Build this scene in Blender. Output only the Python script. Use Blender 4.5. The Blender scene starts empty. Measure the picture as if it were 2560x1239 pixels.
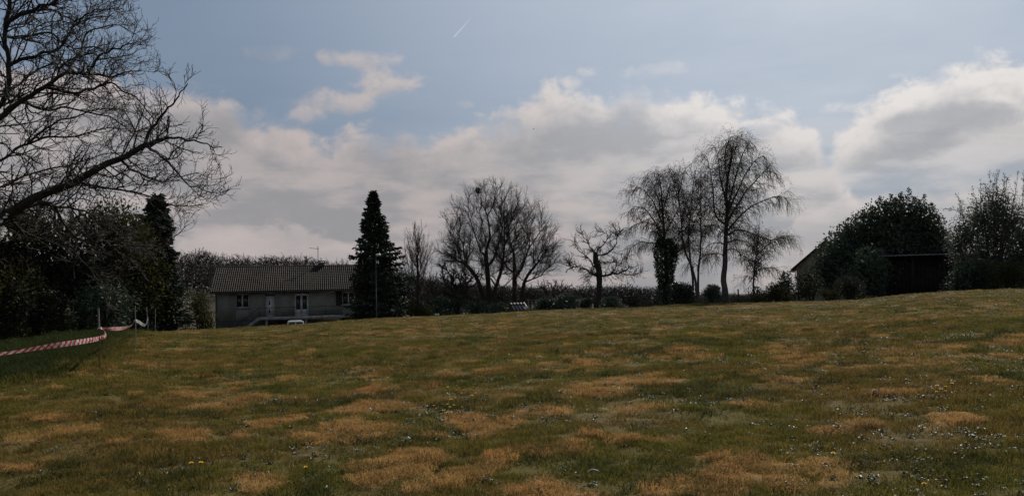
import bpy, bmesh, math, random
import numpy as np
from mathutils import Matrix, Vector

random.seed(7)
RNG = np.random.default_rng(11)
SC = bpy.context.scene
COL = SC.collection

# ------------------------------------------------------------------ camera
W_PX, H_PX, F_PX = 2560.0, 1239.0, 1990.0
EYE = 1.6
PITCH = math.atan(123.5 / F_PX)
ROLL = math.radians(1.4)
_F = np.array((0, math.cos(PITCH), math.sin(PITCH)))
_U0 = np.array((0, -math.sin(PITCH), math.cos(PITCH)))
_R0 = np.array((1.0, 0, 0))
_U = _U0 * math.cos(ROLL) + _R0 * math.sin(ROLL)
_R = _R0 * math.cos(ROLL) - _U0 * math.sin(ROLL)
cam_data = bpy.data.cameras.new('camera')
cam_data.sensor_fit = 'HORIZONTAL'
cam_data.sensor_width = 36.0
cam_data.lens = 36.0 * F_PX / W_PX
cam_data.clip_start = 0.05
cam_data.clip_end = 12000.0
camera = bpy.data.objects.new('camera', cam_data)
COL.objects.link(camera)
camera.matrix_world = Matrix(((_R[0], _U[0], -_F[0], 0), (_R[1], _U[1], -_F[1], 0), (_R[2], _U[2], -_F[2], EYE), (0, 0, 0, 1)))
SC.camera = camera


def ray(px, py):
    return _F + _R * ((px - W_PX / 2) / F_PX) + _U * ((H_PX / 2 - py) / F_PX)


def azel(px, py):
    d = ray(px, py)
    return math.atan2(d[0], d[1]), math.atan2(d[2], math.hypot(d[0], d[1]))


def pt(px, py, dist):
    """the world point that lies dist metres (along +Y) away in the direction photographed at (px, py)"""
    d = ray(px, py)
    return np.array((0, 0, EYE)) + d * (dist / d[1])


# ------------------------------------------------------------------ light and sky
SUN_AZ, SUN_EL = math.radians(24), math.radians(41)
SUN_STRENGTH = 4.8
SKY_STRENGTH = 0.07
SC.view_settings.view_transform = 'Standard'
SC.view_settings.look = 'None'
SC.view_settings.exposure = 0.0
SC.view_settings.gamma = 1.0
SC.view_settings.use_curve_mapping = False
SC.cycles.max_bounces = 6
SC.cycles.transparent_max_bounces = 8

sun_data = bpy.data.lights.new('sun', 'SUN')
sun_data.energy = SUN_STRENGTH
sun_data.angle = math.radians(0.53)
sun_data.color = (1.0, 0.93, 0.82)
sun = bpy.data.objects.new('sun', sun_data)
COL.objects.link(sun)
_sd = Vector((math.sin(SUN_AZ) * math.cos(SUN_EL), math.cos(SUN_AZ) * math.cos(SUN_EL), math.sin(SUN_EL)))
sun.rotation_euler = _sd.to_track_quat('Z', 'Y').to_euler()


class NG:
    """short hand for building node trees"""
    def __init__(s, tree):
        s.t = tree
        s.n = tree.nodes
        s.l = tree.links

    def put(s, sock, v):
        if hasattr(v, 'is_output') or isinstance(v, bpy.types.NodeSocket):
            s.l.new(v, sock)
        elif isinstance(v, (tuple, list)):
            if len(sock.default_value) == 4 and len(v) == 3:
                v = tuple(v) + (1.0,)
            sock.default_value = v
        else:
            sock.default_value = v

    def m(s, op, a, b=None, c=None, clamp=False):
        n = s.n.new('ShaderNodeMath')
        n.operation = op
        n.use_clamp = clamp
        for i, v in enumerate((a, b, c)):
            if v is not None:
                s.put(n.inputs[i], v)
        return n.outputs[0]

    def ss(s, x, lo, hi):
        n = s.n.new('ShaderNodeMapRange')
        n.interpolation_type = 'SMOOTHSTEP'
        s.put(n.inputs['Value'], x)
        s.put(n.inputs['From Min'], lo)
        s.put(n.inputs['From Max'], hi)
        return n.outputs[0]

    def lin(s, x, lo, hi, a=0.0, b=1.0):
        n = s.n.new('ShaderNodeMapRange')
        s.put(n.inputs['Value'], x)
        for k, v in zip(('From Min', 'From Max', 'To Min', 'To Max'), (lo, hi, a, b)):
            s.put(n.inputs[k], v)
        return n.outputs[0]

    def mix(s, f, a, b, blend='MIX'):
        n = s.n.new('ShaderNodeMix')
        n.data_type = 'RGBA'
        n.blend_type = blend
        s.put(n.inputs[0], f)
        s.put(n.inputs[6], a)
        s.put(n.inputs[7], b)
        return n.outputs[2]

    def xyz(s, x, y, z):
        n = s.n.new('ShaderNodeCombineXYZ')
        for i, v in enumerate((x, y, z)):
            s.put(n.inputs[i], v)
        return n.outputs[0]

    def noise(s, vec, scale, detail=4.0, rough=0.55, dist=0.0):
        n = s.n.new('ShaderNodeTexNoise')
        if vec is not None:
            s.put(n.inputs['Vector'], vec)
        n.inputs['Scale'].default_value = scale
        n.inputs['Detail'].default_value = detail
        n.inputs['Roughness'].default_value = rough
        n.inputs['Distortion'].default_value = dist
        return n.outputs[0]

    def curve(s, x, pts, xlo, xhi, ylo, yhi):
        n = s.n.new('ShaderNodeFloatCurve')
        s.put(n.inputs['Value'], s.lin(x, xlo, xhi))
        c = n.mapping.curves[0]
        q = [((px - xlo) / (xhi - xlo), (py - ylo) / (yhi - ylo)) for px, py in pts]
        while len(c.points) < len(q):
            c.points.new(0.5, 0.5)
        for p, (a, b) in zip(c.points, q):
            p.location = (a, b)
            p.handle_type = 'VECTOR'
        n.mapping.use_clip = False
        n.mapping.update()
        return s.lin(n.outputs[0], 0.0, 1.0, ylo, yhi)


def deg(px, py):
    a, e = azel(px, py)
    return math.degrees(a), math.degrees(e)


def build_world():
    w = bpy.data.worlds.new('World')
    SC.world = w
    w.use_nodes = True
    w.node_tree.nodes.clear()
    g = NG(w.node_tree)
    tc = g.n.new('ShaderNodeTexCoord')
    sep = g.n.new('ShaderNodeSeparateXYZ')
    g.l.new(tc.outputs['Generated'], sep.inputs[0])
    X, Y, Z = sep.outputs
    A = g.m('MULTIPLY', g.m('ARCTAN2', X, Y), 57.29578)
    E = g.m('MULTIPLY', g.m('ARCSINE', Z), 57.29578)
    sky = g.n.new('ShaderNodeTexSky')
    sky.sky_type = 'NISHITA'
    sky.sun_disc = False
    sky.sun_elevation = SUN_EL
    sky.sun_rotation = SUN_AZ
    sky.air_density = 1.0
    sky.dust_density = 1.6
    sky.ozone_density = 1.5
    k = 1.0 / SKY_STRENGTH

    def C(r, gg, b):
        return (r * k, gg * k, b * k, 1.0)
    # how far round from the sun, 0 (away) .. 1 (towards): drives the brightness of haze and cloud
    cs = g.m('ADD', g.m('ADD', g.m('MULTIPLY', X, _sd.x), g.m('MULTIPLY', Y, _sd.y)), g.m('MULTIPLY', Z, _sd.z))
    near = g.ss(cs, 0.675, 1.03)
    # thin high haze over the blue
    haze_c = g.mix(near, C(.20, .26, .35), C(.52, .595, .69))
    veil = g.noise(g.xyz(g.m('MULTIPLY', A, .03), g.m('MULTIPLY', E, .12), 3.1), 2.2, 4, .6)
    clear = g.mix(g.lin(veil, .3, .75, .62, .95), sky.outputs[0], haze_c)
    # lower sky pales to a warm grey
    low_c = g.mix(near, C(.25, .24, .245), C(.60, .645, .70))
    low = g.m('SUBTRACT', 1.0, g.ss(E, 1.0, 13.0))
    clear = g.mix(g.m('MULTIPLY', low, .8), clear, low_c)

    def wobble(da, de):
        aa, ee = g.m('ADD', A, da), g.m('ADD', E, de)
        big = g.noise(g.xyz(aa, g.m('MULTIPLY', ee, 1.4), 2.0), .26, 2, .5)
        med = g.noise(g.xyz(aa, g.m('MULTIPLY', ee, 1.3), 7.0), .62, 7, .58, .25)
        return g.m('ADD', g.m('MULTIPLY', g.m('SUBTRACT', big, .5), 2.6), g.m('MULTIPLY', g.m('SUBTRACT', med, .5), 4.2))
    wob = wobble(0.0, 0.0)
    relief = g.m('SUBTRACT', wob, wobble(.35, .75))
    n_str = g.noise(g.xyz(g.m('MULTIPLY', A, .3), E, 21.0), .42, 5, .55)
    n_sft = g.noise(g.xyz(g.m('MULTIPLY', A, .55), E, 33.0), .30, 3, .5)

    white = g.mix(near, C(.385, .34, .333), C(1.06, 1.03, 1.0))
    white = g.mix(g.ss(A, -14, 14), g.mix(.75, white, C(.56, .495, .48)), white)
    grey = g.mix(near, C(.245, .255, .275), C(.46, .485, .53))
    grey = g.mix(g.ss(A, -12, 12), g.mix(.6, grey, C(.265, .27, .29)), grey)

    def bank(base, pts, soft, rim_w, body_dark, lo_E=None, lo_soft=2.0, wobk=1.0, op=1.0, xl=-180, xh=180):
        q = sorted(pts)
        top = g.curve(A, q, xl, xh, -12, 45)
        d = g.m('ADD', g.m('SUBTRACT', top, E), g.m('MULTIPLY', wob, wobk))
        mask = g.m('MULTIPLY', g.ss(d, 0.0, g.m('ADD', soft, g.m('MULTIPLY', g.ss(n_sft, .45, .7), soft * 1.6))), op)
        if lo_E is not None:
            lo = g.m('ADD', lo_E, g.m('MULTIPLY', g.m('SUBTRACT', n_str, .5), 4.0))
            mask = g.m('MULTIPLY', mask, g.ss(E, g.m('SUBTRACT', lo, lo_soft), lo))
        dd = g.m('ADD', d, g.m('MULTIPLY', g.m('SUBTRACT', n_sft, .5), 6.0))
        rim = g.m('SUBTRACT', 1.0, g.ss(dd, rim_w * .3, rim_w * 1.8))
        patch = g.m('MULTIPLY', g.ss(n_str, .44, .70), .6)
        lightness = g.m('MAXIMUM', g.m('MULTIPLY', rim, 1.15), patch)
        lightness = g.m('ADD', g.m('MULTIPLY', lightness, .85), g.m('MULTIPLY', relief, g.m('ADD', .10, g.m('MULTIPLY', rim, .24))), clamp=True)
        col = g.mix(lightness, g.mix(body_dark, white, grey), white)
        return g.mix(mask, base, col)

    px_main = [(-60, 120), (80, 150), (200, 160), (400, 185), (520, 205), (590, 215), (620, 255), (690, 275), (760, 300), (830, 338),
               (850, 308), (960, 297), (1000, 310), (1110, 312), (1130, 290), (1200, 283), (1330, 245), (1345, 205),
               (1400, 192), (1480, 215), (1600, 206), (1700, 218), (1790, 228), (1850, 265), (1950, 246), (2000, 258),
               (2040, 300), (2090, 400), (2160, 500), (2280, 570), (2560, 590)]
    main = [deg(*p) for p in px_main]
    main = [(-180, 12), (-120, 8), (-80, 15), (-50, 14)] + main + [(50, 6), (90, 12), (130, 9), (180, 12)]
    base = clear
    # wisps and puffs above the bank, left of centre
    for (cx, cy, rx, ry, s) in ((895, 150, 115, 26, .75), (965, 208, 110, 38, .95), (850, 255, 125, 36, .85), (760, 290, 60, 26, .6),
                                (680, 135, 95, 24, .22), (1475, 180, 38, 22, .9), (1425, 205, 50, 18, .75), (1165, 262, 30, 14, .45),
                                (1640, 178, 120, 22, .28), (2100, 275, 55, 20, .5), (2240, 190, 30, 10, .3)):
        a0, e0 = deg(cx, cy)
        dx = g.m('DIVIDE', g.m('SUBTRACT', A, a0), rx / 34.7)
        dy = g.m('DIVIDE', g.m('SUBTRACT', E, e0), ry / 34.7)
        r2 = g.m('ADD', g.m('MULTIPLY', dx, dx), g.m('MULTIPLY', dy, dy))
        f = g.m('SUBTRACT', g.m('ADD', 1.0, g.m('MULTIPLY', wob, .75)), r2)
        base = g.mix(g.m('MULTIPLY', g.ss(f, 0.0, 1.5), s), base, g.mix(g.ss(dy, -1.2, .2), g.mix(.45, white, grey), white))
    base = bank(base, main, 1.5, 2.3, .80, op=.95)
    # the bank at the right, with a long grey underside
    px_r = [(1960, 640), (2020, 480), (2050, 400), (2075, 350), (2095, 310), (2160, 240), (2250, 182), (2340, 142), (2430, 130), (2560, 126), (2700, 120)]
    right = [(-180, -12), (-10, -12)] + [deg(*p) for p in px_r] + [(45, 17), (65, 10), (90, -8), (180, -12)]
    base = bank(base, right, 1.3, 3.6, .9, lo_E=deg(2300, 372)[1], lo_soft=2.4, wobk=.8)
    # its long blue-grey underside
    a0, e0 = deg(2350, 305)
    dx, dy = g.m('DIVIDE', g.m('SUBTRACT', A, a0), 5.2), g.m('DIVIDE', g.m('SUBTRACT', E, e0), 1.25)
    f = g.m('SUBTRACT', g.m('ADD', 1.0, g.m('MULTIPLY', wob, .35)), g.m('ADD', g.m('MULTIPLY', dx, dx), g.m('MULTIPLY', dy, dy)))
    base = g.mix(g.m('MULTIPLY', g.ss(f, 0.0, .9), .8), base, grey)
    # long soft bands low down
    bands = g.m('MULTIPLY', g.ss(n_str, .42, .66), g.m('SUBTRACT', 1.0, g.ss(E, 6.0, 13.0)))
    base = g.mix(g.m('MULTIPLY', bands, .75), base, white)
    px_l = [(380, 700), (440, 580), (480, 562), (560, 566), (640, 572), (700, 560), (780, 570), (860, 590), (910, 620), (960, 700)]
    lowb = [(-180, -12), (-40, -12)] + [deg(*p) for p in px_l] + [(60, -12), (180, -12)]
    base = bank(base, lowb, .6, 2.4, .25, wobk=.55, op=.6)
    px_l2 = [(1950, 640), (1975, 520), (2060, 505), (2150, 492), (2240, 476), (2330, 466), (2420, 466), (2480, 470), (2520, 425), (2600, 400), (2800, 480)]
    lowr = [(-180, -12), (0, -12)] + [deg(*p) for p in px_l2] + [(70, -12), (180, -12)]
    base = bank(base, lowr, .8, 1.3, .35, wobk=.5, op=.6)
    # contrail
    a1, e1 = deg(1134, 94)
    a2, e2 = deg(1186, 36)
    L = math.hypot(a2 - a1, e2 - e1)
    ux, uy = (a2 - a1) / L, (e2 - e1) / L
    da, de = g.m('SUBTRACT', A, a1), g.m('SUBTRACT', E, e1)
    al = g.m('ADD', g.m('MULTIPLY', da, ux), g.m('MULTIPLY', de, uy))
    ac = g.m('ABSOLUTE', g.m('SUBTRACT', g.m('MULTIPLY', da, uy), g.m('MULTIPLY', de, ux)))
    tr = g.m('MULTIPLY', g.m('SUBTRACT', 1.0, g.ss(ac, .02, .07)), g.m('MULTIPLY', g.ss(al, -.02, .05), g.m('SUBTRACT', 1.0, g.ss(al, L * .2, L * 1.05))))
    base = g.mix(g.m('MULTIPLY', tr, .55), base, C(.62, .66, .70))
    # below the horizon: plain dull ground tone
    base = g.mix(g.ss(E, -3.0, -.5), C(.06, .06, .05), base)
    bg = g.n.new('ShaderNodeBackground')
    g.l.new(base, bg.inputs['Color'])
    bg.inputs['Strength'].default_value = SKY_STRENGTH
    out = g.n.new('ShaderNodeOutputWorld')
    g.l.new(bg.outputs[0], out.inputs['Surface'])


build_world()

# ------------------------------------------------------------------ helpers: objects
def tag(o, label=None, cat=None, group=None, kind=None):
    if label:
        o['label'] = label
    if cat:
        o['category'] = cat
    if group:
        o['group'] = group
    if kind:
        o['kind'] = kind
    return o


def empty(name, loc, label, cat, group=None, rz=0.0, parent=None):
    o = bpy.data.objects.new(name, None)
    o.empty_display_size = 0.3
    COL.objects.link(o)
    o.location = loc
    o.rotation_euler = (0, 0, rz)
    return tag(o, label, cat, group)


def copy_tree(o, parent=None):
    c = o.copy()
    COL.objects.link(c)
    if parent is not None:
        c.parent = parent
    for ch in o.children:
        copy_tree(ch, c)
    return c


class MB:
    """collects vertices and faces; build() links them as one mesh object"""
    def __init__(s):
        s.v, s.q, s.t, s.n = [], [], [], 0
        s.qm, s.tm = [], []

    def add(s, verts, faces, mat=0):
        verts = np.asarray(verts, float).reshape(-1, 3)
        f = np.asarray(faces, int)
        if len(f) == 0:
            return s
        s.v.append(verts)
        if f.shape[1] == 4:
            s.q.append(f + s.n)
            s.qm.append(np.full(len(f), mat))
        else:
            s.t.append(f + s.n)
            s.tm.append(np.full(len(f), mat))
        s.n += len(verts)
        return s

    def box(s, lo, hi, M=None, mat=0):
        x0, y0, z0 = lo
        x1, y1, z1 = hi
        v = np.array([(x0, y0, z0), (x1, y0, z0), (x1, y1, z0), (x0, y1, z0), (x0, y0, z1), (x1, y0, z1), (x1, y1, z1), (x0, y1, z1)], float)
        if M is not None:
            v = v @ M[:3, :3].T + M[:3, 3]
        return s.add(v, [(0, 3, 2, 1), (4, 5, 6, 7), (0, 1, 5, 4), (1, 2, 6, 5), (2, 3, 7, 6), (3, 0, 4, 7)], mat)

    def tube(s, pts, rad, sides=8, cap=True, mat=0):
        pts = np.asarray(pts, float)[None]
        rad = np.broadcast_to(np.asarray(rad, float), (pts.shape[1],))[None]
        v, f = tubes(pts, rad, sides)
        s.add(v, f, mat)
        if cap:
            n = pts.shape[1]
            for k in (0, n - 1):
                c = pts[0, k]
                ring = v[k * sides:(k + 1) * sides]
                vv = np.vstack([ring, c])
                ff = [(i, (i + 1) % sides, sides) for i in range(sides)]
                if k == 0:
                    ff = [x[::-1] for x in ff]
                s.add(vv, ff, mat)
        return s

    def build(s, name, mat, parent=None, smooth=True):
        me = bpy.data.meshes.new(name)
        V = np.vstack(s.v) if s.v else np.zeros((0, 3))
        Q = np.vstack(s.q) if s.q else np.zeros((0, 4), int)
        T = np.vstack(s.t) if s.t else np.zeros((0, 3), int)
        me.vertices.add(len(V))
        me.vertices.foreach_set('co', V.astype(np.float32).ravel())
        loops = np.concatenate([Q.ravel(), T.ravel()]).astype(np.int32)
        me.loops.add(len(loops))
        me.loops.foreach_set('vertex_index', loops)
        start = np.concatenate([np.arange(len(Q)) * 4, len(Q) * 4 + np.arange(len(T)) * 3]).astype(np.int32)
        me.polygons.add(len(start))
        me.polygons.foreach_set('loop_start', start)
        mats = mat if isinstance(mat, (list, tuple)) else [mat]
        for m in mats:
            me.materials.append(m)
        if len(mats) > 1:
            mi = np.concatenate([np.concatenate(s.qm) if s.qm else np.zeros(0), np.concatenate(s.tm) if s.tm else np.zeros(0)])
            me.polygons.foreach_set('material_index', mi.astype(np.int32))
        if smooth:
            me.polygons.foreach_set('use_smooth', np.ones(len(start), dtype=bool))
        me.update(calc_edges=True)
        o = bpy.data.objects.new(name, me)
        COL.objects.link(o)
        if parent is not None:
            o.parent = parent
            # geometry is given in world space when the parent stands unrotated at a place of its own
        return o


def local(o, parent):
    """world-space mesh -> keep its place under an (unscaled) parent"""
    o.parent = parent
    o.matrix_parent_inverse = (Matrix.Translation(parent.location) @ parent.rotation_euler.to_matrix().to_4x4()).inverted()
    return o


def norm(v):
    return v / np.maximum(np.linalg.norm(v, axis=-1, keepdims=True), 1e-9)


def tubes(P, R, sides):
    """P (N,K,3) centre lines, R (N,K) radii -> verts, quads"""
    N, K, _ = P.shape
    T = np.empty_like(P)
    T[:, 1:-1] = P[:, 2:] - P[:, :-2]
    T[:, 0] = P[:, 1] - P[:, 0]
    T[:, -1] = P[:, -1] - P[:, -2]
    T = norm(T)
    mean = norm(P[:, -1] - P[:, 0])
    ref = np.where(np.abs(mean[:, 2:3]) > 0.8, np.array([[1.0, 0, 0]]), np.array([[0, 0, 1.0]]))
    A = norm(np.cross(T, ref[:, None, :]))
    B = np.cross(T, A)
    th = np.arange(sides) * 2 * math.pi / sides
    V = P[:, :, None, :] + R[:, :, None, None] * (A[:, :, None, :] * np.cos(th)[None, None, :, None] + B[:, :, None, :] * np.sin(th)[None, None, :, None])
    base = (np.arange(N) * K * sides)[:, None, None] + (np.arange(K - 1) * sides)[None, :, None]
    i = np.arange(sides)[None, None, :]
    j = (np.arange(sides)[None, None, :] + 1) % sides
    F = np.stack([base + i, base + j, base + sides + j, base + sides + i], -1)
    return V.reshape(-1, 3), F.reshape(-1, 4)


# ------------------------------------------------------------------ value noise
def _hash(ix, iy, seed):
    h = (ix.astype(np.int64) * 374761393 + iy.astype(np.int64) * 668265263 + seed * 1442695041) & 0x7fffffff
    h = ((h ^ (h >> 13)) * 1274126177) & 0x7fffffff
    return ((h ^ (h >> 16)) & 0xffff) / 65535.0


def vnoise(x, y, seed=0):
    ix, iy = np.floor(x), np.floor(y)
    fx, fy = x - ix, y - iy
    fx, fy = fx * fx * (3 - 2 * fx), fy * fy * (3 - 2 * fy)
    a, b = _hash(ix, iy, seed), _hash(ix + 1, iy, seed)
    c, d = _hash(ix, iy + 1, seed), _hash(ix + 1, iy + 1, seed)
    return (a * (1 - fx) + b * fx) * (1 - fy) + (c * (1 - fx) + d * fx) * fy


def fbm(x, y, seed=0, o=4, g=.5):
    s, a, t = 0, 1.0, 0
    for k in range(o):
        s = s + a * vnoise(x, y, seed + k * 17)
        t += a
        a *= g
        x, y = x * 2.03 + 11.3, y * 2.03 + 5.7
    return s / t


def sstep(x, a, b):
    t = np.clip((x - a) / (b - a), 0, 1)
    return t * t * (3 - 2 * t)


# ------------------------------------------------------------------ terrain
_crest = [(0, 858), (100, 845), (180, 833), (240, 829), (340, 826), (400, 829), (540, 821), (700, 813), (800, 806), (900, 798), (1000, 793),
          (1200, 785), (1340, 776), (1440, 772), (1600, 766), (1750, 758.5), (1900, 756), (2050, 753), (2150, 749), (2200, 743), (2300, 733),
          (2440, 725), (2560, 722)]
_crd = {0: 38, 240: 40, 400: 46, 560: 56, 900: 60, 1600: 60, 2100: 58, 2560: 56}
_caz = np.array([azel(*p)[0] for p in _crest])
_cel = np.array([math.tan(azel(*p)[1]) for p in _crest])
_rc_x = np.array(sorted(_crd))
_rc_az = np.array([azel(x, 800)[0] for x in _rc_x])
_rc_v = np.array([float(_crd[x]) for x in _rc_x])
_hill_px = [(-600, 9.0), (0, 8.0), (430, 6.8), (560, 6.3), (700, 5.6), (900, 4.6), (1000, 3.0), (1200, -2.2), (1400, -4.0), (1640, -5.5), (1700, -6.5), (2000, -6.5), (2560, -6.5)]
_hz_az = np.array([azel(x, 740)[0] for x, _ in _hill_px])
_hz_v = np.array([v for _, v in _hill_px])


def crest_of(az):
    rc = np.interp(az, _rc_az, _rc_v)
    el = np.interp(az, _caz, _cel)
    out = np.clip((np.abs(az) - 0.62) / 0.9, 0, 1)
    zc = (EYE + el * rc) * (1 - out)
    return rc, zc


def terrain(x, y):
    x, y = np.asarray(x, float), np.asarray(y, float)
    r = np.hypot(x, y)
    az = np.arctan2(x, y)
    rc, zc = crest_of(az)
    sight = (zc - EYE) / rc
    d = np.clip(r - rc, 0, 60)
    a = np.interp(az, [-.55, -.2, 0.0, .25, .5], [.05, .085, .06, .025, .02])
    z = np.where(r < rc, zc * r / rc, zc + np.minimum(sight, 0) * d - .014 * d - a * d * d / (d + 10))
    w = sstep(r, 125, 235)
    hz = np.interp(az, _hz_az, _hz_v) + 0.8 * (vnoise(x / 45.0, y / 45.0, 5) - .5)
    far = np.clip((r - 260) / 2500, 0, 1)
    return z * (1 - w) + (hz - 4 * far) * w


def gp(px, py):
    """where the line of sight through (px, py) first meets the field"""
    d = ray(px, py)
    d = d / np.linalg.norm(d)
    s0 = 1.0
    for s in np.arange(1.0, 90, .25):
        p = np.array((0, 0, EYE)) + d * s
        if p[2] < terrain(p[0], p[1]):
            lo, hi = s0, s
            for _ in range(20):
                m = (lo + hi) / 2
                q = np.array((0, 0, EYE)) + d * m
                if q[2] < terrain(q[0], q[1]):
                    hi = m
                else:
                    lo = m
            q = np.array((0, 0, EYE)) + d * hi
            return q
        s0 = s
    return np.array((0, 0, EYE)) + d * 60


def ground(px, dist, py=790):
    """the point of the ground that lies dist metres away below photo column px"""
    p = pt(px, py, dist)
    return np.array((p[0], p[1], float(terrain(p[0], p[1]))))


# ------------------------------------------------------------------ materials
MATS = {}


def mat(name, col, rough=.8, spec=.3, metal=0.0, var=.25, scale=6.0, bump=0.0, bscale=30.0, col2=None, transl=0.0, inst_attr=None):
    if name in MATS:
        return MATS[name]
    m = bpy.data.materials.new(name)
    m.use_nodes = True
    g = NG(m.node_tree)
    b = g.n['Principled BSDF']
    out = g.n['Material Output']
    tc = g.n.new('ShaderNodeTexCoord')
    n = g.noise(tc.outputs['Object'], scale, 5, .6)
    c2 = col2 or tuple(c * (1 - var) for c in col)
    c1 = tuple(min(1, c * (1 + var * .6)) for c in col) if col2 is None else col
    colr = g.mix(g.ss(n, .32, .68), c2, c1)
    g.l.new(colr, b.inputs['Base Color'])
    b.inputs['Roughness'].default_value = rough
    b.inputs['Specular IOR Level'].default_value = spec
    b.inputs['Metallic'].default_value = metal
    if bump:
        bn = g.n.new('ShaderNodeBump')
        bn.inputs['Strength'].default_value = bump
        bn.inputs['Distance'].default_value = .02
        g.l.new(g.noise(tc.outputs['Object'], bscale, 4, .6), bn.inputs['Height'])
        g.l.new(bn.outputs[0], b.inputs['Normal'])
    if transl:
        t = g.n.new('ShaderNodeBsdfTranslucent')
        g.l.new(colr, t.inputs['Color'])
        mx = g.n.new('ShaderNodeMixShader')
        mx.inputs[0].default_value = transl
        g.l.new(b.outputs[0], mx.inputs[1])
        g.l.new(t.outputs[0], mx.inputs[2])
        g.l.new(mx.outputs[0], out.inputs['Surface'])
    MATS[name] = m
    return m


BARK = mat('bark_dark', (.038, .034, .028), .9, .15, scale=9, bump=.5, bscale=22)
BARK_GREY = mat('bark_grey', (.11, .10, .088), .75, .3, scale=8, bump=.4, bscale=20)
BARK_BIRCH = mat('bark_birch', (.07, .062, .055), .8, .3, scale=3, var=.6, bump=.4)
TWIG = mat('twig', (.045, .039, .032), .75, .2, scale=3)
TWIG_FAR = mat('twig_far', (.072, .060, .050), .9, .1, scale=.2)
LEAF_DARK = mat('leaf_evergreen', (.066, .086, .056), .65, .15, scale=1.2, var=.4, transl=.12)
LEAF_CONIFER = mat('leaf_conifer', (.048, .060, .040), .8, .12, scale=.8, var=.4)
LEAF_OLIVE = mat('leaf_olive', (.050, .050, .018), .8, .1, scale=.8, var=.4, transl=.25)
LEAF_GREY = mat('leaf_grey_green', (.034, .038, .022), .75, .12, scale=.9, var=.35, transl=.15)
LEAF_PALE = mat('leaf_pale_blossom', (.105, .115, .088), .65, .2, scale=.5, var=.6, transl=.25)
CATKIN = mat('birch_catkin', (.085, .075, .042), .7, .3, scale=1.0, var=.35, transl=.25)
IVY = mat('leaf_ivy', (.024, .038, .018), .35, .5, scale=2.0, var=.4, transl=.08)
PETAL = mat('petal_white', (.78, .76, .72), .6, .3, scale=5, var=.1, transl=.3)

# ------------------------------------------------------------------ the field
# dry tussock patches picked out in the foreground: (x, y, half width, half height) as photographed
_patch = [(905, 1075, 75, 30), (1190, 1070, 70, 25), (1390, 1130, 105, 27), (1310, 1160, 80, 25), (1000, 1165, 110, 22), (900, 1185, 100, 25),
          (1150, 1045, 90, 13), (935, 1020, 90, 16), (900, 985, 60, 9), (1235, 1005, 60, 10), (1480, 985, 130, 15), (1590, 960, 130, 12),
          (2095, 1078, 55, 12), (2370, 1062, 85, 14), (1480, 1090, 60, 10), (1600, 1105, 60, 14), (1850, 1170, 165, 25), (1760, 1195, 110, 25),
          (2000, 1190, 120, 20), (680, 1058, 60, 11), (640, 1100, 60, 10), (450, 1115, 90, 12), (430, 1095, 70, 10), (30, 1175, 65, 20), (80, 1100, 60, 10),
          (200, 1070, 95, 14), (180, 1042, 42, 8), (610, 1215, 60, 18), (1700, 1228, 90, 15), (1100, 1215, 110, 25), (1450, 1235, 120, 20), (1640, 1030, 80, 8),
          (1880, 1020, 60, 8), (2240, 990, 60, 7), (1970, 955, 40, 6), (1720, 875, 45, 6), (1955, 878, 50, 6), (2440, 960, 50, 8), (780, 1105, 50, 8),
          (560, 1020, 50, 8), (250, 1120, 40, 8), (1010, 1090, 40, 10), (1330, 1040, 60, 9), (660, 1000, 70, 8), (760, 950, 60, 7), (420, 990, 60, 8)]
_weedpx = [(2160, 885, 90, 12), (2345, 895, 75, 12), (1785, 912, 50, 8), (1850, 928, 60, 9), (2520, 930, 60, 22), (2160, 1035, 90, 18), (2240, 955, 70, 12),
           (2300, 1000, 90, 14), (750, 1030, 50, 22), (2500, 1120, 90, 30), (2400, 1190, 120, 30), (1400, 1190, 60, 18), (1280, 1080, 40, 12), (1200, 1000, 80, 14), (800, 905, 60, 8),
           (150, 930, 160, 18), (60, 960, 90, 14), (1020, 1100, 50, 16), (1950, 900, 60, 8), (2420, 1075, 60, 12), (2080, 1125, 80, 15)]


def _ell(lst):
    out = []
    for (cx, cy, rx, ry) in lst:
        c = gp(cx, cy)
        rxw = np.linalg.norm(gp(cx + rx, cy)[:2] - c[:2])
        ryw = .5 * np.linalg.norm(gp(cx, cy + ry)[:2] - gp(cx, cy - ry)[:2])
        out.append((c[0], c[1], rxw * .78, max(ryw * .78, .12), math.atan2(c[0], c[1])))
    return out


PATCH, WEED = _ell(_patch), _ell(_weedpx)
STAKES = [gp(249, 926), gp(339, 872)]
_s1, _s2 = STAKES
TAPE_LEFT = ground(-330, 12.0, 900)
_s3 = ground(371, 43.0)
_s4 = ground(388, 44.5)


def ellmax(x, y, lst, soft=.45):
    m = np.zeros_like(x)
    for (cx, cy, a, b, az) in lst:
        dx, dy = x - cx, y - cy
        u = dx * math.cos(az) - dy * math.sin(az)
        v = dx * math.sin(az) + dy * math.cos(az)
        q = np.sqrt((u / a) ** 2 + (v / b) ** 2)
        m = np.maximum(m, sstep(-q, -1.0 - soft, -1.0 + soft))
    return m


def lush_shaded_of(x, y):  # longer green grass beyond the tape, coloured dark for the border trees' shade
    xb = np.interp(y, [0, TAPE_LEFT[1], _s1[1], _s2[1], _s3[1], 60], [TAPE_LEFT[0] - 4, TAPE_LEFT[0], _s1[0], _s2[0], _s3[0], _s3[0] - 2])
    return sstep(xb - x + 1.2 * (fbm(x * .8, y * .8, 91, 3) - .5), -.5, 1.2)


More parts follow.
